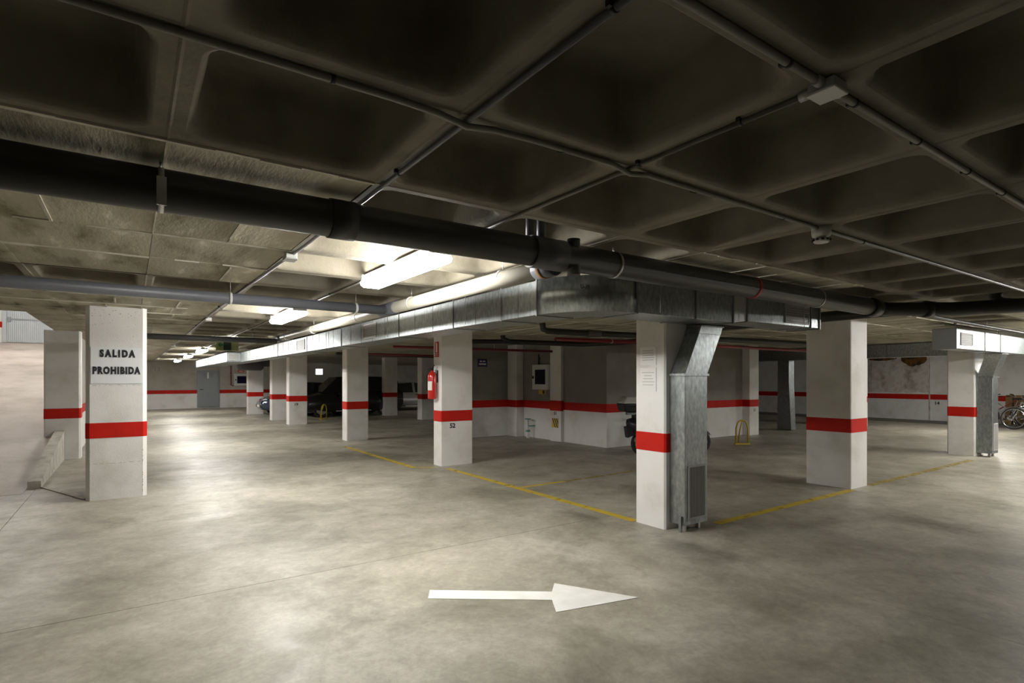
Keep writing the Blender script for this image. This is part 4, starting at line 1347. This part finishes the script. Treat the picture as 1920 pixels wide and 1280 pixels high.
# ------------------------------------------------------------------ scooter behind the nearest pillar
def scooter(x, y, rz):
    t = thing('motor_scooter', 'black and white motor scooter half hidden behind the nearest pillar', 'scooter', (0, 0, 0))
    for (wx, nm) in ((0.66, 'front_wheel'), (-0.60, 'rear_wheel')):
        o = MB().tube([(wx + .215 * math.cos(a), 0, .26 + .215 * math.sin(a)) for a in [2 * PI * k / 24 for k in range(24)]], 0.045, 8, closed=True).build(nm, 'rubber', t)
        M = Matrix.Translation((wx, 0, .26)) @ Matrix.Rotation(PI / 2, 4, 'X')
        MB().lathe([(.17, -.025), (.185, -.015), (.185, .015), (.17, .025)], 18, M).build('rim', 'alloy', o)
    MB().tube([(0.66, .07, .26), (0.58, .07, .50), (.46, .0, .85), (.42, 0, 1.02)], 0.022, 8).build('fork', 'galvdark', t)
    st = [(-.92, .10, .58, .74), (-.75, .16, .40, .78), (-.45, .18, .30, .76), (-.10, .16, .22, .70), (.02, .15, .20, .36), (.20, .15, .20, .30), (.32, .16, .22, .34)]
    v, f = [], []
    for (sx_, hw, z0, z1) in st:
        v += [(sx_, hw * .7, z0), (sx_, hw, (z0 + z1) / 2), (sx_, hw * .8, z1), (sx_, -hw * .8, z1), (sx_, -hw, (z0 + z1) / 2), (sx_, -hw * .7, z0)]
    for i in range(len(st) - 1):
        for q in range(6):
            f.append((i * 6 + q, i * 6 + (q + 1) % 6, (i + 1) * 6 + (q + 1) % 6, (i + 1) * 6 + q))
    f += [tuple(range(6)), tuple((len(st) - 1) * 6 + q for q in range(6))[::-1]]
    MB().add(v, f, True).build('body_shell', 'black', t)
    MB().hexa([(.28, -.20, .26), (.36, -.16, .26), (.36, .16, .26), (.28, .20, .26), (.40, -.15, .92), (.50, -.10, .90), (.50, .10, .90), (.40, .15, .92)]).build('leg_shield', 'scootwhite', t, bevel=.02)
    MB().hexa([(-.80, -.14, .76), (-.02, -.12, .70), (-.02, .12, .70), (-.80, .14, .76), (-.80, -.12, .86), (-.08, -.10, .80), (-.08, .10, .80), (-.80, .12, .86)]).build('seat', 'rubber', t, bevel=.03)
    hb = MB().tube([(.34, -.34, 1.05), (.40, -.12, 1.02), (.42, 0, 1.01), (.40, .12, 1.02), (.34, .34, 1.05)], 0.018, 8).build('handlebar', 'black', t)
    for s in (-1, 1):
        MB().tube([(.40, s * .18, 1.03), (.42, s * .26, 1.22)], 0.007, 6).build('mirror_stalk', 'black', hb)
        MB().box(.405, .425, s * .26 - .06, s * .26 + .06, 1.19, 1.28).build('mirror', 'black', hb)
    MB().lathe([(.03, 0), (.09, .03), (.09, .06), (.04, .07)], 16, Matrix.Translation((.46, 0, .97)) @ Matrix.Rotation(PI / 2, 4, 'Y')).build('headlamp', 'carlamp', t)
    tc = MB().hexa([(-1.05, -.17, .90), (-.66, -.17, .90), (-.66, .17, .90), (-1.05, .17, .90), (-1.10, -.20, 1.07), (-.62, -.20, 1.07), (-.62, .20, 1.07), (-1.10, .20, 1.07)]).build('top_case', 'black', t, bevel=.03)
    MB().hexa([(-1.11, -.205, 1.07), (-.61, -.205, 1.07), (-.61, .205, 1.07), (-1.11, .205, 1.07), (-1.02, -.15, 1.21), (-.70, -.15, 1.21), (-.70, .15, 1.21), (-1.02, .15, 1.21)]).build('case_lid', 'scootwhite', tc, bevel=.03)
    MB().box(-.95, -.75, -.06, .06, .84, .90).build('rack', 'galvdark', t)
    MB().hexa([(-.95, -.07, .38), (-.80, -.09, .44), (-.80, .09, .44), (-.95, .07, .38), (-.98, -.08, .60), (-.84, -.10, .62), (-.84, .10, .62), (-.98, .08, .60)]).build('rear_mudguard', 'black', t)
    MB().tube([(-.2, -.18, .25), (-.5, -.2, .27), (-.85, -.2, .36)], [.03, .05, .05], 10).build('exhaust', 'galvdark', t)
    pts = [(.66 + .29 * math.cos(a), .26 + .29 * math.sin(a)) for a in [R(30 + 12 * k) for k in range(11)]]
    pts2 = [(.66 + .275 * math.cos(a), .26 + .275 * math.sin(a)) for a in [R(150 - 12 * k) for k in range(11)]]
    MB().prism(pts + pts2, 'y', -.06, .06).build('front_mudguard', 'scootwhite', t)
    MB().tube([(-.1, .08, .25), (-.15, .16, .0)], .012, 6).build('stand', 'galvdark', t)
    MB().tube([(-.1, -.08, .25), (-.15, -.16, .0)], .012, 6).build('stand', 'galvdark', t)
    t.location = (x, y, 0)
    t.rotation_euler = (0, 0, rz)


scooter(9.13, 7.50, math.atan2(7.1 - 7.85, 9.97 - 8.2))


# ------------------------------------------------------------------ bicycles
def bike(x, y, rz, label, paint, lean=R(8)):
    t = thing('bicycle', label, 'bicycle', (0, 0, 0), 'bicycles leaning by the right wall')
    for (wx, nm) in ((.53, 'front_wheel'), (-.51, 'rear_wheel')):
        o = MB().tube([(wx + .325 * math.cos(a), 0, .345 + .325 * math.sin(a)) for a in [2 * PI * k / 28 for k in range(28)]], .020, 8, closed=True).build(nm, 'rubber', t)
        MB().tube([(wx + .295 * math.cos(a), 0, .345 + .295 * math.sin(a)) for a in [2 * PI * k / 28 for k in range(28)]], .012, 6, closed=True).build('rim', 'chrome', o)
        for k in range(12):
            a = 2 * PI * k / 12
            MB().tube([(wx, 0, .345), (wx + .29 * math.cos(a), 0, .345 + .29 * math.sin(a))], .003, 4).build('spoke', 'chrome', o)
        pts = [(wx + .365 * math.cos(a), 0, .345 + .365 * math.sin(a)) for a in [R(20 + 15 * k) if wx > 0 else R(0 + 15 * k) for k in range(11)]]
        MB().tube(pts, .014, 6).build('mudguard', 'chrome', t)
    fr = MB()
    BB, ST, HT, HB = (-.08, 0, .29), (-.24, 0, .80), (.36, 0, .86), (.40, 0, .72)
    for a, b in ((BB, ST), (BB, HB), ((-.14, 0, .5), HT), (HT, HB)):
        fr.tube([a, b], .018, 8)
    for s in (-1, 1):
        fr.tube([(-.51, s * .05, .345), (BB[0], s * .03, BB[2])], .010, 6)
        fr.tube([(-.51, s * .05, .345), (-.21, s * .03, .72)], .009, 6)
    fr.build('frame', paint, t)
    MB().tube([(.36, 0, .92), HB, (.48, 0, .5), (.53, .05, .345)], .014, 8).build('fork', 'chrome', t)
    MB().tube([(.22, -.30, 1.02), (.30, -.2, 1.0), (.35, 0, .96), (.30, .2, 1.0), (.22, .30, 1.02)], .012, 8).build('handlebar', 'chrome', t)
    for s in (-1, 1):
        MB().tube([(.15, s * .31, 1.03), (.24, s * .29, 1.02)], .017, 8).build('grip', 'rubber', t)
    MB().tube([ST, (-.27, 0, .90)], .012, 8).build('seat_post', 'chrome', t)
    MB().hexa([(-.40, -.10, .90), (-.12, -.03, .90), (-.12, .03, .90), (-.40, .10, .90), (-.41, -.09, .96), (-.11, -.02, .94), (-.11, .02, .94), (-.41, .09, .96)]).build('saddle', 'rubber', t, bevel=.015)
    M = Matrix.Translation((BB[0], -.05, BB[2])) @ Matrix.Rotation(PI / 2, 4, 'X')
    MB().lathe([(.08, 0), (.09, .004), (.09, .008), (.08, .012)], 18, M).build('chainring', 'chrome', t)
    MB().tube([(BB[0], -.08, BB[2]), (BB[0] + .15, -.09, BB[2] - .06)], .010, 6).build('crank', 'chrome', t)
    MB().tube([(BB[0], .08, BB[2]), (BB[0] - .15, .09, BB[2] + .06)], .010, 6).build('crank', 'chrome', t)
    MB().box(BB[0] + .11, BB[0] + .19, -.17, -.09, BB[2] - .075, BB[2] - .05).build('pedal', 'black', t)
    MB().box(BB[0] - .19, BB[0] - .11, .09, .17, BB[2] + .05, BB[2] + .075).build('pedal', 'black', t)
    MB().box(-.72, -.36, -.07, .07, .72, .74).build('carrier', 'black', t)
    MB().tube([(-.12, .03, .29), (-.22, .16, .015)], .009, 6).build('kickstand', 'chrome', t)
    t.location = (x, y, 0.0)
    t.rotation_euler = (lean, 0, rz)
    return t


bike(23.9, yw(1888, 23.9), R(100), 'silver bicycle standing nearest the second drop duct', 'bikepaint')
bike(22.5, yw(1940, 22.5), R(80), 'bicycle cut by the right edge of the photo', 'bikepaint')
bike(24.5, yw(1880, 24.5), R(-85), 'dark red bicycle closest to the right wall', 'bikered', R(5))
cbd = thing('cardboard_sheet', 'brown board leaning on the right wall behind the bicycles', 'board', (24.9, yw(1920), 0))
MB().hexa([(24.78, yw(1950), 0), (24.80, yw(1950), 0), (24.80, yw(1887), 0), (24.78, yw(1887), 0), (24.93, yw(1950), 1.02), (24.95, yw(1950), 1.02), (24.95, yw(1887), 1.02), (24.93, yw(1887), 1.02)]).build('sheet', 'cardboard', cbd)
MB().hexa([(24.77, yw(1903), 0.0), (24.779, yw(1903), 0), (24.779, yw(1900), 0), (24.77, yw(1900), 0), (24.92, yw(1903), 1.02), (24.929, yw(1903), 1.02), (24.929, yw(1900), 1.02), (24.92, yw(1900), 1.02)]).build('fold', 'rust', cbd)
